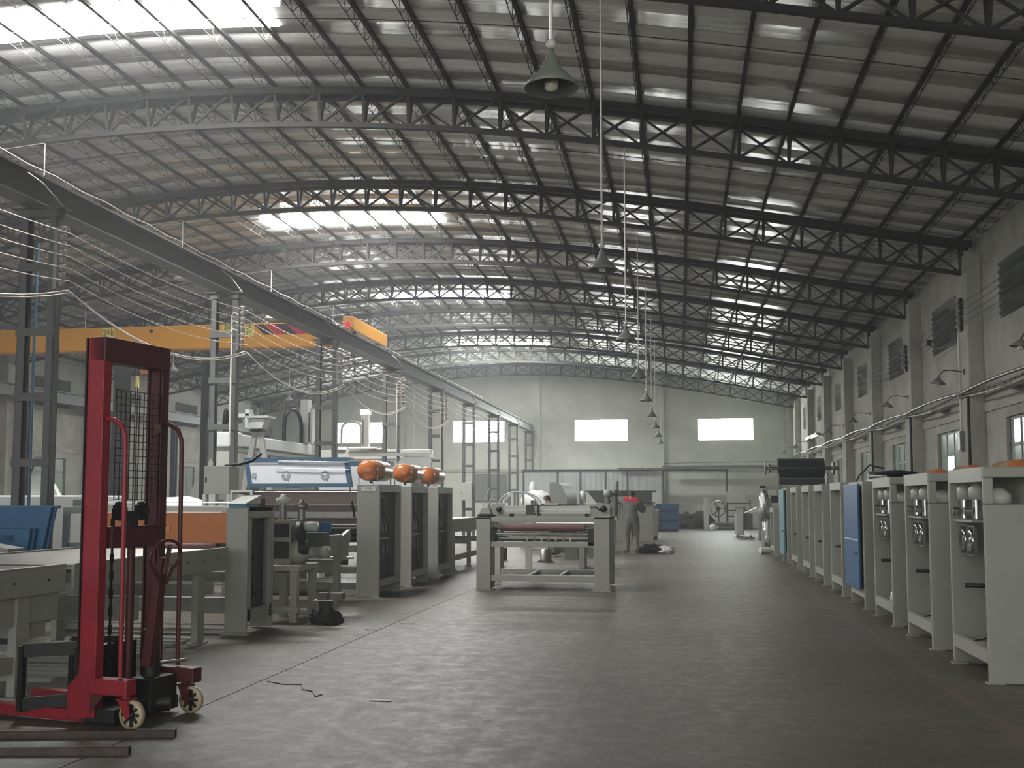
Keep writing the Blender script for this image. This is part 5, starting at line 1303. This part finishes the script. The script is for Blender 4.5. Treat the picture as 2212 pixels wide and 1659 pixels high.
# ------------------------------------------------------------ middle of the hall behind the aisle machine
def ebox(x, y, z0, z1, w_, label):
    t = T('electrical_box', (x, y, z0), label=label, cat='electrical box')
    MB().box(x - w_ / 2, x + w_ / 2, y - 0.2, y, z0, z1).build('case', 'paint_light', t, bevel=0.01); MB().box(x - w_ / 2 + 0.04, x - w_ / 2 + 0.06, y - 0.21, y - 0.2, z0 + 0.25, z0 + 0.35).build('latch', 'black', t)
    return t
ebox(-8.1, TY[6] - 0.1, 1.46, 2.15, 0.44, 'white electrical box on the sixth crane column')
pb = T('notice_board', (-9.3, 59.5, 1.6), label='grey notice board on the gable wall between the crane columns', cat='board')
MB().box(-11.3, -9.4, 59.5, 59.56, 1.5, 2.9).build('board', 'enamel', pb); MB().frame(-11.35, -9.35, 1.45, 2.95, 59.46, 0.06, 0.05).build('frame', 'alu', pb)
am = T('arched_guard_machine', (-3.6, 24.3, 0), label='grey machine with arched clear tube guards behind the aisle machine', cat='machine')
for k, yy in enumerate((24.0, 24.6)):
    m = MB().tube([(-3.58 - 0.42 * math.cos(a) * (1.0 if math.cos(a) > 0 else 1.15), yy, 1.33 + 0.34 * math.sin(a)) for a in [PI * i / 14 for i in range(15)]], 0.018, 8); m.build('guard_arch', 'acrylic', am)
for (xa, za, xb, zb2) in ((-4.0, 1.33, -3.7, 1.6), (-4.35, 1.3, -4.2, 1.75), (-4.28, 1.3, -4.1, 1.6)): MB().bar((xa, 24.0, za), (xb, 24.0, zb2), 0.045, 0.02).build('flat_bar', 'acrylic', am)
for xx in (-3.68, -3.48): MB().box(xx, xx + 0.04, 24.2, 24.26, 1.0, 1.66).build('post', 'steel', am)
MB().box(-4.2, -2.0, 23.9, 24.8, 0.95, 1.32).build('bed', 'paint_grey', am); MB().box(-4.0, -2.1, 23.85, 23.9, 1.27, 1.31).build('bed_rail', 'alu', am)
for xx in (-4.1, -2.2): MB().box(xx, xx + 0.12, 24.0, 24.7, 0, 0.95).build('leg', 'paint_grey', am)
MB().cyl((-3.2, 24.1, 1.32), (-3.2, 24.1, 1.48), 0.08, 14).build('motor', 'steel', am)
ww = T('wrapped_machine', (-4.1, 33.5, 0), label='machine wrapped in bright white film behind the arched guards', cat='machine')
blob(MB(), (-4.35, 33.6, 1.35), (0.55, 0.5, 0.42), jit=0.18, seed=21).build('wrap', 'white', ww); MB().box(-4.85, -3.85, 33.3, 34.0, 0, 1.1).build('base', 'paint_light', ww)
MB().lathe([(0.1, 0), (0.12, 0.2), (0.05, 0.35), (0, 0.36)], (-4.55, 33.9, 1.7), (0, 0, 1), 12).build('wrapped_post', 'white', ww)
qh = T('quarter_round_hood', (-3.3, 31.3, 0), label='grey quarter-round sheet metal hood behind the aisle machine', cat='hood')
pr = [(-3.68, 1.36)] + [(-3.68, 1.98), (-3.5, 1.985)] + [(-3.5 + 0.3 * math.sin(a), 1.985 - 0.62 * (1 - math.cos(a))) for a in [PI / 2 * i / 10 for i in range(1, 11)]]
m = MB().prism(pr, 'y', 31.0, 31.05); m.build('end_sheet', 'sheet_grey', qh)
n = 12; vs = []
for yy in (31.0, 34.2):
    for a in [PI / 2 * i / n for i in range(n + 1)]: vs.append((-3.5 + 0.32 * math.sin(a), yy, 1.99 - 0.63 * (1 - math.cos(a))))
m = MB().add(vs, [(i, i + 1, n + 2 + i, n + 1 + i) for i in range(n)], True); m.box(-3.69, -3.48, 31.05, 34.2, 1.97, 1.99); m.build('curved_shell', 'sheet_grey', qh)
MB().box(-3.68, -3.15, 31.1, 34.0, 0.0, 1.36).build('base', 'paint_grey_dark', qh)
wd = T('funnel_stand', (-2.75, 32.4, 0), label='white funnel on a slanted white bracket right of the quarter-round hood', cat='stand')
MB().lathe([(0.05, 0), (0.08, 0.24), (0.0, 0.26)], (-2.85, 32.4, 1.5), (0, 0, 1), 12).build('funnel', 'white', wd); MB().cyl((-2.85, 32.4, 1.0), (-2.85, 32.4, 1.5), 0.03, 8).build('stem', 'steel', wd)
m = MB().prism([(-2.75, 1.35), (-2.4, 1.35), (-2.72, 1.74), (-2.78, 1.72)], 'y', 32.4, 32.45); m.build('bracket', 'paint_light', wd); MB().box(-2.95, -2.35, 32.3, 32.7, 0, 1.34).build('base', 'paint_grey', wd)
dk = T('dark_machine', (-2.2, 39, 0), label='wide dark grey machine body behind the worker in grey', cat='machine')
m = MB(); m.box(-3.4, -0.85, 39.5, 40.5, 1.38, 1.82); m.build('hood', 'paint_grey_dark', dk); m = MB(); m.box(-3.3, -0.95, 39.7, 40.4, 0.0, 1.38); m.build('body', 'paint_grey', dk)
MB().box(-2.3, -2.18, 38.9, 39.0, 0.8, 2.1).build('post', 'paint_light', dk); MB().box(-2.2, -2.14, 38.85, 38.9, 0.9, 2.15).build('cable_tray', 'black', dk)
MB().box(-0.98, -0.72, 39.3, 39.4, 1.4, 1.75).build('white_plate', 'paper', dk)
# machine the worker leans on
wb = T('bench_machine', (-1.9, 31.2, 0), label='grey bench machine with roller ends in front of the worker in grey', cat='machine')
MB().box(-2.9, -1.75, 30.9, 31.8, 0.9, 1.3).build('body', 'paint_grey', wb)
for xx in (-2.85, -1.95): MB().box(xx, xx + 0.14, 31.0, 31.6, 0, 0.9).build('leg', 'paint_grey', wb)
MB().box(-1.9, -1.72, 30.88, 30.9, 1.2, 1.25).build('slot', 'black', wb); MB().box(-2.0, -1.7, 30.9, 31.7, 1.05, 1.42).build('end_box', 'paint_light', wb)
cw = T('control_cabinet', (-1.2, 41.6, 0), label='grey wedge topped control cabinet with a dark emblem right of the worker', cat='cabinet')
m = MB().prism([(-1.5, 0.12), (-0.82, 0.12), (-0.78, 1.08), (-1.1, 1.22), (-1.5, 1.2)], 'y', 41.4, 41.9); m.build('body', 'paint_grey', cw, bevel=0.01)
m = MB(); c = (-1.13, 41.38, 0.85)
m.bar((c[0] - 0.03, c[1], c[2] - 0.09), (c[0] + 0.07, c[1], c[2] + 0.06), 0.03, 0.01); m.bar((c[0] - 0.09, c[1], c[2] - 0.02), (c[0] + 0.0, c[1], c[2] + 0.12), 0.03, 0.01); m.build('emblem', 'black', cw)
m = MB().prism([(-1.2, 1.25), (-0.9, 1.25), (-0.88, 1.6), (-1.05, 1.75), (-1.25, 1.6)], 'y', 41.5, 41.8); m.build('column_head', 'paint_light', cw)
m = MB(); m.lathe([(0.07, 0), (0.0, 0.02)], (-1.05, 41.48, 1.5), (0, -1, 0), 8); m.lathe([(0.05, 0), (0.0, 0.02)], (-1.05, 41.48, 1.3), (0, -1, 0), 5); m.build('knob', 'black', cw)
MB().box(-1.48, -0.84, 41.45, 41.85, 0, 0.12).build('plinth', 'black', cw)
bc0 = T('blue_crate', (-0.62, 52.4, 0), label='blue plastic crate, bottom one of the stack of three', cat='crate', group='stack of blue crates')
m = MB(); m.box(-1.2, -0.03, 52.0, 53.2, 0.1, 0.40); m.build('box', 'bluecrate', bc0, bevel=0.03)
m = MB(); m.box(-1.24, 0.01, 51.97, 53.22, 0.37, 0.42); m.build('rim', 'bluecrate', bc0, bevel=0.01)
MB().box(-0.98, -0.86, 51.95, 52.0, 0.12, 0.36).build('grip_slot', 'blackgloss', bc0); MB().box(-1.15, -0.08, 52.1, 53.1, 0.0, 0.1).build('skid', 'black', bc0)
dup(bc0, (-0.62, 52.4, 0.44), label='blue plastic crate, middle one of the stack of three'); dup(bc0, (-0.62, 52.4, 0.88), label='blue plastic crate, top one of the stack of three')
dbz = blob(MB(), (-0.75, 30.9, 0.1), (0.42, 0.25, 0.16), jit=0.7, flat=0.6, seed=31).build('cloth_heap', 'cloth_dark', None, label='heap of dark cloth and bags on the floor beside the worker', cat='cloth')
blob(MB(), (-0.42, 30.8, 0.08), (0.24, 0.16, 0.12), jit=0.5, flat=0.6, seed=33).build('plastic_bag', 'plastic_bag', None, label='crumpled white plastic sheet at the right end of the dark heap', cat='bag')

# ------------------------------------------------------------ far end: partition, door bay and stored things
pt = T('partition', (-3, 58, 0), label='dark framed partition hung with pale translucent curtains along the far wall', cat='partition')
xsP = [-8.28, -6.43, -5.22, -3.88, -2.72, -0.85, 2.45]
for i, xx in enumerate(xsP): MB().box(xx - 0.05, xx + 0.05, 57.95, 58.05, 0, 3.05).build('post', 'paint_grey_dark', pt)
MB().box(-8.33, 2.5, 57.94, 58.06, 3.0, 3.09).build('header', 'black', pt)
MB().box(-8.3, -0.85, 57.96, 58.04, 1.2, 1.26).build('mid_rail', 'paint_grey_dark', pt)
for i in range(5):
    m = MB(); xa, xb = xsP[i] + 0.06, xsP[i + 1] - 0.06; nn = 16; vs = []
    for k in range(nn + 1):
        x = xa + (xb - xa) * k / nn; yy = 58.0 + 0.02 * math.sin(k * 1.7 + i); vs += [(x, yy, 1.26), (x, yy, 2.98)]
    m.add(vs, [(2 * k, 2 * k + 2, 2 * k + 3, 2 * k + 1) for k in range(nn)], True); m.build('curtain_panel', 'curtain', pt)
    MB().box(xa, xb, 57.98, 58.02, 0.05, 1.2).build('lower_panel', 'paint_grey_dark', pt)
MB().box(-6.9, -6.55, 57.93, 57.94, 1.95, 2.4).build('notice', 'paper', pt)
for i, xx in enumerate((-3.2, -1.7, -0.4)): MB().box(xx, xx + 1.4, 57.6, 57.9, 3.1, 3.16).build('stored_sheet', 'brown_metal', None, label='thin board lying on top of the far partition, %s from the left' % ('first', 'second', 'third')[i], cat='board')
bm_ = T('far_beam', (2.0, 58.6, 3.0), label='dark horizontal beam right of the curtained partition', cat='beam'); MB().box(-0.9, 6.0, 58.5, 58.7, 3.15, 3.3).build('beam', 'enamel', bm_); MB().tube([(-0.8, 58.4, 3.42), (6.0, 58.4, 3.5)], 0.02, 6).build('pipe', 'enamel', bm_)
hp = T('scrap_heap', (0.4, 57, 0), label='dark heap of stored rubble behind the blue crates', cat='heap')
for i in range(5): blob(MB(), (-0.1 + 0.35 * i, 57.2, 0.25 + 0.15 * (i % 2)), (0.4, 0.4, 0.42), jit=0.7, flat=0.8, seed=40 + i).build('rubble', 'debris', hp)
MB().box(1.18, 1.42, 54.8, 55.05, 0, 1.56).build('white_bollard', 'paint_light', None, label='tall white box post left of the floor fan', cat='post', bevel=0.01)
fn = T('floor_fan', (1.95, 55.8, 0), label='large grey floor fan at the far end of the aisle', cat='fan')
m = MB().lathe([(0.38, -0.1), (0.42, 0.0), (0.38, 0.1)], (1.9, 55.8, 1.05), (0.3, -1, 0), 28, cap=False); m.build('guard_ring', 'enamel', fn)
m = MB()
for k in range(3):
    a = 2 * PI * k / 3; m.bar((1.9, 55.8, 1.05), (1.9 + 0.33 * math.cos(a), 55.86, 1.05 + 0.33 * math.sin(a)), 0.16, 0.02)
m.build('blade', 'paint_grey_dark', fn)
m = MB(); m.cyl((1.9, 55.75, 1.05), (1.95, 56.05, 1.05), 0.1, 14); m.build('motor', 'black', fn); m = MB(); m.cyl((1.93, 55.95, 0.05), (1.93, 55.95, 0.95), 0.04, 10); m.build('pole', 'enamel', fn); MB().lathe([(0.28, 0), (0.28, 0.05), (0.0, 0.07)], (1.93, 55.95, 0), (0, 0, 1), 20).build('base', 'enamel', fn)
sh = T('storage_shelf', (2.75, 56.5, 0), label='dark shelf rack with a pale board on top beside the floor fan', cat='shelf')
for xx in (2.35, 3.5): MB().box(xx, xx + 0.06, 56.4, 56.46, 0, 1.5).build('post', 'paint_grey_dark', sh)
for z in (0.3, 0.62, 0.92, 1.28): MB().box(2.35, 3.56, 56.4, 56.9, z, z + 0.05).build('shelf_board', 'paint_grey_dark', sh)
MB().box(2.35, 3.3, 56.35, 56.4, 1.35, 1.9).build('panel', 'paint_light', sh)
for i in range(3): MB().box(2.8, 3.3, 56.45, 56.8, 0.35 + 0.31 * i, 0.5 + 0.31 * i).build('bundle', 'enamel', sh)
pa = T('pallet', (2.1, 54.9, 0), label='low pallet of flat grey parts on the floor before the fan', cat='pallet')
for i in range(4): MB().box(1.45 + 0.04 * i, 2.7 - 0.03 * i, 54.7, 55.5, 0.1 * i, 0.1 * i + 0.07).build('layer', 'enamel' if i % 2 else 'paint_grey_dark', pa)
blob(MB(), (1.62, 54.0, 0.12), (0.2, 0.16, 0.17), jit=0.4, flat=0.7, seed=51).build('plastic_bag', 'plastic_bag', None, label='white plastic bag on the floor before the pallet at the far end', cat='bag')
ct = T('wheeled_cabinet', (2.7, 44.9, 0), label='white machine cabinet on castors standing alone at the far right', cat='cabinet')
MB().box(2.24, 2.52, 44.7, 44.75, 0.08, 1.15).build('front_panel', 'paint_light', ct, bevel=0.01)
m = MB().prism([(44.75, 0.08), (46.2, 0.08), (46.2, 0.9), (44.75, 1.14)], 'x', 2.5, 2.54); m.box(2.24, 2.54, 44.75, 46.2, 0.08, 0.9); m.build('side_panel', 'paint_grey', ct)
MB().box(2.54, 2.9, 44.9, 46.1, 0.3, 0.95).build('drum', 'enamel', ct); m = MB().prism([(2.55, 0.95), (3.1, 1.2), (3.1, 1.02), (2.7, 0.95)], 'y', 44.9, 45.4); m.build('film_flap', 'white', ct)
m = MB(); m.lathe([(0.06, 0), (0.0, 0.01)], (2.56, 45.3, 0.72), (1, 0, 0), 10); m.build('emblem', 'black', ct)
for (xx, yy) in ((2.3, 44.8), (2.3, 46.0), (2.8, 44.95)): MB().cyl((xx, yy, 0.04), (xx + 0.05, yy, 0.04), 0.04, 10).build('castor', 'black', ct)

# calender with the big dark roll, right far
cl = T('calender', (3.7, 35, 0), label='tall grey calender machine carrying a huge dark glossy roll, far right', cat='machine')
MB().cyl((2.97, 34.2, 2.45), (4.35, 34.2, 2.45), 0.3, 32).build('dark_roll', 'blackgloss', cl)
m = MB(); m.cyl((2.62, 34.2, 2.45), (2.97, 34.2, 2.45), 0.05, 12); m.cyl((2.7, 34.2, 2.45), (2.76, 34.2, 2.45), 0.14, 14); m.cyl((4.35, 34.2, 2.45), (4.8, 34.2, 2.45), 0.05, 12); m.cyl((4.6, 34.2, 2.45), (4.66, 34.2, 2.45), 0.2, 16); m.build('journal', 'steel', cl)
MB().lathe([(0.2, 0), (0.2, 0.03)], (2.6, 34.2, 2.45), (1, 0, 0), 16).build('bearing_disc', 'enamel', cl)
MB().box(2.97, 4.35, 34.0, 34.5, 1.95, 2.14).build('trough', 'black', cl)
m = MB(); m.box(2.5, 4.6, 34.0, 34.15, 1.8, 1.92); m.box(2.92, 3.0, 33.95, 34.15, 1.6, 2.3); m.box(2.5, 2.62, 34.0, 34.6, 0, 1.8); m.box(3.3, 3.45, 34.0, 34.6, 0, 1.8); m.box(4.45, 4.6, 34.0, 34.6, 0, 2.3); m.box(2.5, 3.45, 33.9, 34.0, 1.2, 1.3); m.box(2.55, 3.2, 33.95, 34.3, 0.95, 1.2)
m.build('frame', 'paint_grey', cl)
m = MB(); m.box(2.75, 2.95, 33.85, 34.1, 1.4, 1.62); m.build('motor_box', 'black', cl)
for zz in (1.88, 1.75): MB().cyl((2.42, 34.0, zz), (2.58, 34.0, zz), 0.04, 10).build('knob', 'black', cl)
m = MB(); m.box(2.5, 4.5, 34.2, 36, 0.2, 1.2); m.build('body', 'paint_grey_dark', cl)
fw = T('foil_wrapped_drum', (2.55, 32.4, 0), label='shiny plastic wrapped part standing before the calender', cat='wrapped part')
blob(MB(), (2.42, 32.4, 1.3), (0.15, 0.2, 0.42), jit=0.8, seed=61).build('wrap', 'foilwrap', fw); blob(MB(), (2.48, 32.4, 0.45), (0.13, 0.2, 0.5), jit=0.6, flat=0.9, seed=62).build('lower_wrap', 'foilwrap', fw)
MB().cyl((2.2, 31.2, 0.09), (2.45, 31.3, 0.09), 0.09, 14).build('film_roll', 'white', None, label='small white roll lying on the floor before the wrapped part', cat='roll')
# stored work pieces under and beyond the aisle machine
for i, (x, y, z) in enumerate(((-2.9, 27.6, 0.35), (-2.35, 28.4, 0.3))):
    m = MB().box(x, x + 0.35, y, y + 0.3, 0, z); m.build('cardboard_box', 'enamel', None, label='small pale box on the floor seen under the aisle machine, %s' % ('left one', 'right one')[i], cat='box', bevel=0.005)
m = MB().lathe([(0.22, 0), (0.14, 0.05), (0.14, 0.3), (0, 0.31)], (-3.2, 26.2, 0), (0, 0, 1), 14); m.build('base_drum', 'steel', None, label='grey round pedestal on the floor seen under the aisle machine', cat='pedestal')
sk = T('motor_pump', (-4.6, 27.0, 0), label='motor pump unit on the floor left of the aisle machine', cat='pump')
MB().cyl((-4.75, 27.0, 0.45), (-4.4, 27.0, 0.45), 0.16, 16).build('motor', 'steel', sk); MB().box(-4.8, -4.3, 26.8, 27.2, 0, 0.3).build('base', 'paint_grey_dark', sk)

# ------------------------------------------------------------ people
def skin_body(name, verts, edges, radii, root, t, m):
    me = D.meshes.new(name); me.from_pydata(verts, edges, []); ob = D.objects.new(name, me); COL.objects.link(ob)
    ob.modifiers.new('s', 'SKIN'); ob.modifiers.new('u', 'SUBSURF').levels = 2; ob.modifiers['u'].render_levels = 2
    for i, r in enumerate(radii):
        sv = me.skin_vertices[0].data[i]; sv.radius = r if isinstance(r, tuple) else (r, r); sv.use_root = (i == root)
    dg = bpy.context.evaluated_depsgraph_get(); dg.update()
    m2_ = D.meshes.new_from_object(ob.evaluated_get(dg)); D.objects.remove(ob)
    vs = [tuple(v.co) for v in m2_.vertices]; fs = [tuple(p.vertices) for p in m2_.polygons]; ns = [Vector(v.normal) for v in m2_.vertices]
    mb = MB(); mb.add(vs, fs, True); mb.build(name, m, t)
    return vs, fs, ns
def shell(name, vs, fs, ns, test, off, m, t):
    keep = [f for f in fs if test(sum((Vector(vs[i]) for i in f), Vector()) / len(f))]
    idx = {}; nv = []; nf = []
    for f in keep:
        g = []
        for i in f:
            if i not in idx:
                idx[i] = len(nv); nv.append(tuple(Vector(vs[i]) + ns[i] * off))
            g.append(idx[i])
        nf.append(tuple(g))
    if nf: MB().add(nv, nf, True).build(name, m, t)
def person(base, facing, J, label, yoke=True, fat=1.0, top='cloth_grey'):
    bx, by = base; ca, sa = math.cos(facing), math.sin(facing)
    def W(p): return (bx + p[0] * ca - p[1] * sa, by + p[0] * sa + p[1] * ca, p[2])
    t = T('person', (bx, by, 0), label=label, cat='person')
    K = ['pelvis', 'waist', 'chest', 'neck', 'headc', 'crown', 'shL', 'elL', 'wrL', 'shR', 'elR', 'wrR', 'hipL', 'knL', 'anL', 'toL', 'hipR', 'knR', 'anR', 'toR']
    R_ = [(0.16, 0.13), (0.15, 0.12), (0.18, 0.13), 0.058, 0.092, 0.078, 0.08, 0.055, 0.034, 0.08, 0.055, 0.034, 0.105, 0.075, 0.05, 0.038, 0.105, 0.075, 0.05, 0.038]
    E_ = [(0, 1), (1, 2), (2, 3), (3, 4), (4, 5), (2, 6), (6, 7), (7, 8), (2, 9), (9, 10), (10, 11), (0, 12), (12, 13), (13, 14), (14, 15), (0, 16), (16, 17), (17, 18), (18, 19)]
    V = [Vector(J[k]) for k in K]; V = [tuple(v) for v in V]
    for wk, el in ((8, 7), (11, 10)):       # hands: palm, four fingers and a thumb
        wv = Vector(V[wk]); d = (wv - Vector(V[el])).normalized(); sd = d.cross(Vector((0, 0, 1)))
        sd = sd.normalized() if sd.length > 0.1 else Vector((1, 0, 0)); dn = d.cross(sd).normalized()
        pm_ = wv + d * 0.06; V.append(tuple(pm_)); R_.append(0.03); E_.append((wk, len(V) - 1)); pi_ = len(V) - 1
        for q in range(4):
            o_ = sd * (-0.03 + 0.02 * q); ln = (0.06, 0.07, 0.066, 0.05)[q]
            a_ = pm_ + o_ + d * 0.035; b_ = a_ + d * ln * 0.55 + dn * 0.01; c_ = b_ + d * ln * 0.35 + dn * 0.025
            for p_ in (a_, b_, c_):
                V.append(tuple(p_)); R_.append(0.0095)
            n0 = len(V) - 3; E_ += [(pi_, n0), (n0, n0 + 1), (n0 + 1, n0 + 2)]
        a_ = pm_ - sd * 0.035 - d * 0.02; b_ = a_ - sd * 0.02 + d * 0.035 + dn * 0.01
        V += [tuple(a_), tuple(b_)]; R_ += [0.011, 0.01]; n0 = len(V) - 2; E_ += [(pi_, n0), (n0, n0 + 1)]
    vs, fs, ns = skin_body('body', [W(v) for v in V], E_, R_, 0, t, 'skin')
    Wd = {k: Vector(W(J[k])) for k in K}
    inv = lambda p: Vector(((p.x - bx) * ca + (p.y - by) * sa, -(p.x - bx) * sa + (p.y - by) * ca, p.z))
    def dseg(p, a, b):
        ab = b - a; u = max(0, min(1, (p - a).dot(ab) / ab.length_squared)); return (p - (a + ab * u)).length
    torso = [('pelvis', 'waist'), ('waist', 'chest'), ('chest', 'shL'), ('chest', 'shR')]; arms = [('shL', 'elL'), ('elL', 'wrL'), ('shR', 'elR'), ('elR', 'wrR')]
    legs = [('pelvis', 'hipL'), ('pelvis', 'hipR'), ('hipL', 'knL'), ('knL', 'anL'), ('hipR', 'knR'), ('knR', 'anR')]; feet = [('anL', 'toL'), ('anR', 'toR')]; head = [('neck', 'headc'), ('headc', 'crown')]
    def near(p):
        best = None
        for nm, L_ in (('t', torso), ('a', arms), ('l', legs), ('f', feet), ('h', head)):
            for a, b in L_:
                dd = dseg(p, Wd[a], Wd[b])
                if best is None or dd < best[0]: best = (dd, nm)
        for wk in ('wrL', 'wrR'):
            el = 'el' + wk[2]; d = (Wd[wk] - Wd[el]).normalized()
            if (p - Wd[wk]).dot(d) > 0.0 and (p - Wd[wk]).length < 0.25 and best[1] == 'a': return 'hand'
        return best[1]
    shell('jacket', vs, fs, ns, lambda p: near(p) in ('t', 'a') or (near(p) == 'l' and p.z > Wd['pelvis'].z - 0.08), 0.038, top, t)
    shell('trousers', vs, fs, ns, lambda p: near(p) == 'l', 0.03, 'cloth_trousers', t)
    shell('shoe', vs, fs, ns, lambda p: near(p) == 'f', 0.008, 'black', t)
    cr_ = Wd['crown']; hc = Wd['headc']; fwd_ = Vector((-sa, ca, 0))
    shell('hair', vs, fs, ns, lambda p: near(p) == 'h' and ((p - hc).dot((cr_ - hc).normalized()) - 0.9 * (p - hc).dot(fwd_) > 0.0), 0.012, 'hair', t)
    ch = Wd['chest']; nk = Wd['neck']
    if yoke: shell('red_yoke', vs, fs, ns, lambda p: near(p) in ('t', 'a') and dseg(p, nk, ch) < 0.19 and (p - ch).dot((nk - ch).normalized()) > 0.03, 0.046, 'cloth_red', t)
    # face
    fr = hc + fwd_ * 0.092
    sdv = Vector((ca, sa, 0))
    m = MB().prism([(0, 0), (0.02, 0), (0.0, 0.04)], 'x', -0.012, 0.012)
    nv = [tuple(fr + sdv * a + fwd_ * b + Vector((0, 0, c - 0.02))) for a, b, c in m.v]; MB().add(nv, m.f).build('nose', 'skin', t)
    for s in (-1, 1):
        MB().lathe([(0.0, 0), (0.01, 0.003), (0.0, 0.006)], tuple(fr + sdv * 0.032 * s + Vector((0, 0, 0.022))), tuple(fwd_), 8).build('eye', 'black', t)
        MB().lathe([(0.0, -0.01), (0.03, 0), (0.0, 0.012)], tuple(hc + sdv * 0.095 * s), tuple(sdv * s), 10).build('ear', 'skin', t)
    MB().box(0, 0.04, 0, 0.004, 0, 0.008).v
    mm = MB(); mo = fr + Vector((0, 0, -0.045)); mm.bar(mo - sdv * 0.022, mo + sdv * 0.022, 0.008); mm.build('mouth', 'roller', t)
    return t
J1 = dict(pelvis=(0.02, -0.02, 0.93), waist=(0.0, 0.02, 1.08), chest=(-0.02, 0.1, 1.36), neck=(0.0, 0.17, 1.54), headc=(0.03, 0.24, 1.65), crown=(0.03, 0.27, 1.73),
          shL=(-0.2, 0.12, 1.47), elL=(-0.44, 0.3, 1.5), wrL=(-0.5, 0.54, 1.5), shR=(0.19, 0.11, 1.42), elR=(0.33, 0.24, 1.2), wrR=(0.38, 0.46, 1.25),
          hipL=(-0.11, 0, 0.88), knL=(-0.14, 0.05, 0.48), anL=(-0.14, -0.02, 0.09), toL=(-0.17, 0.13, 0.045), hipR=(0.11, 0, 0.88), knR=(0.12, 0.05, 0.48), anR=(0.13, -0.03, 0.09), toR=(0.16, 0.12, 0.045))
person((-1.33, 30.55), 0.12, J1, 'person in grey overalls with a red yoke, back turned, bending over a machine')
J2 = dict(pelvis=(0, -0.1, 0.72), waist=(0.0, -0.04, 0.9), chest=(0.0, 0.1, 1.22), neck=(0.0, 0.2, 1.4), headc=(0.0, 0.27, 1.53), crown=(0.0, 0.3, 1.60),
          shL=(-0.19, 0.12, 1.28), elL=(-0.24, 0.34, 1.12), wrL=(-0.1, 0.55, 1.16), shR=(0.19, 0.12, 1.28), elR=(0.25, 0.34, 1.12), wrR=(0.1, 0.55, 1.18),
          hipL=(-0.11, -0.05, 0.7), knL=(-0.14, 0.2, 0.42), anL=(-0.14, 0.0, 0.09), toL=(-0.17, 0.15, 0.045), hipR=(0.11, -0.05, 0.7), knR=(0.12, 0.2, 0.42), anR=(0.13, 0.0, 0.09), toR=(0.16, 0.15, 0.045))
person((-3.25, 28.9), 1.3, J2, 'person with dark hair crouching behind the aisle machine, only the head showing', yoke=False, top='cloth_dark')
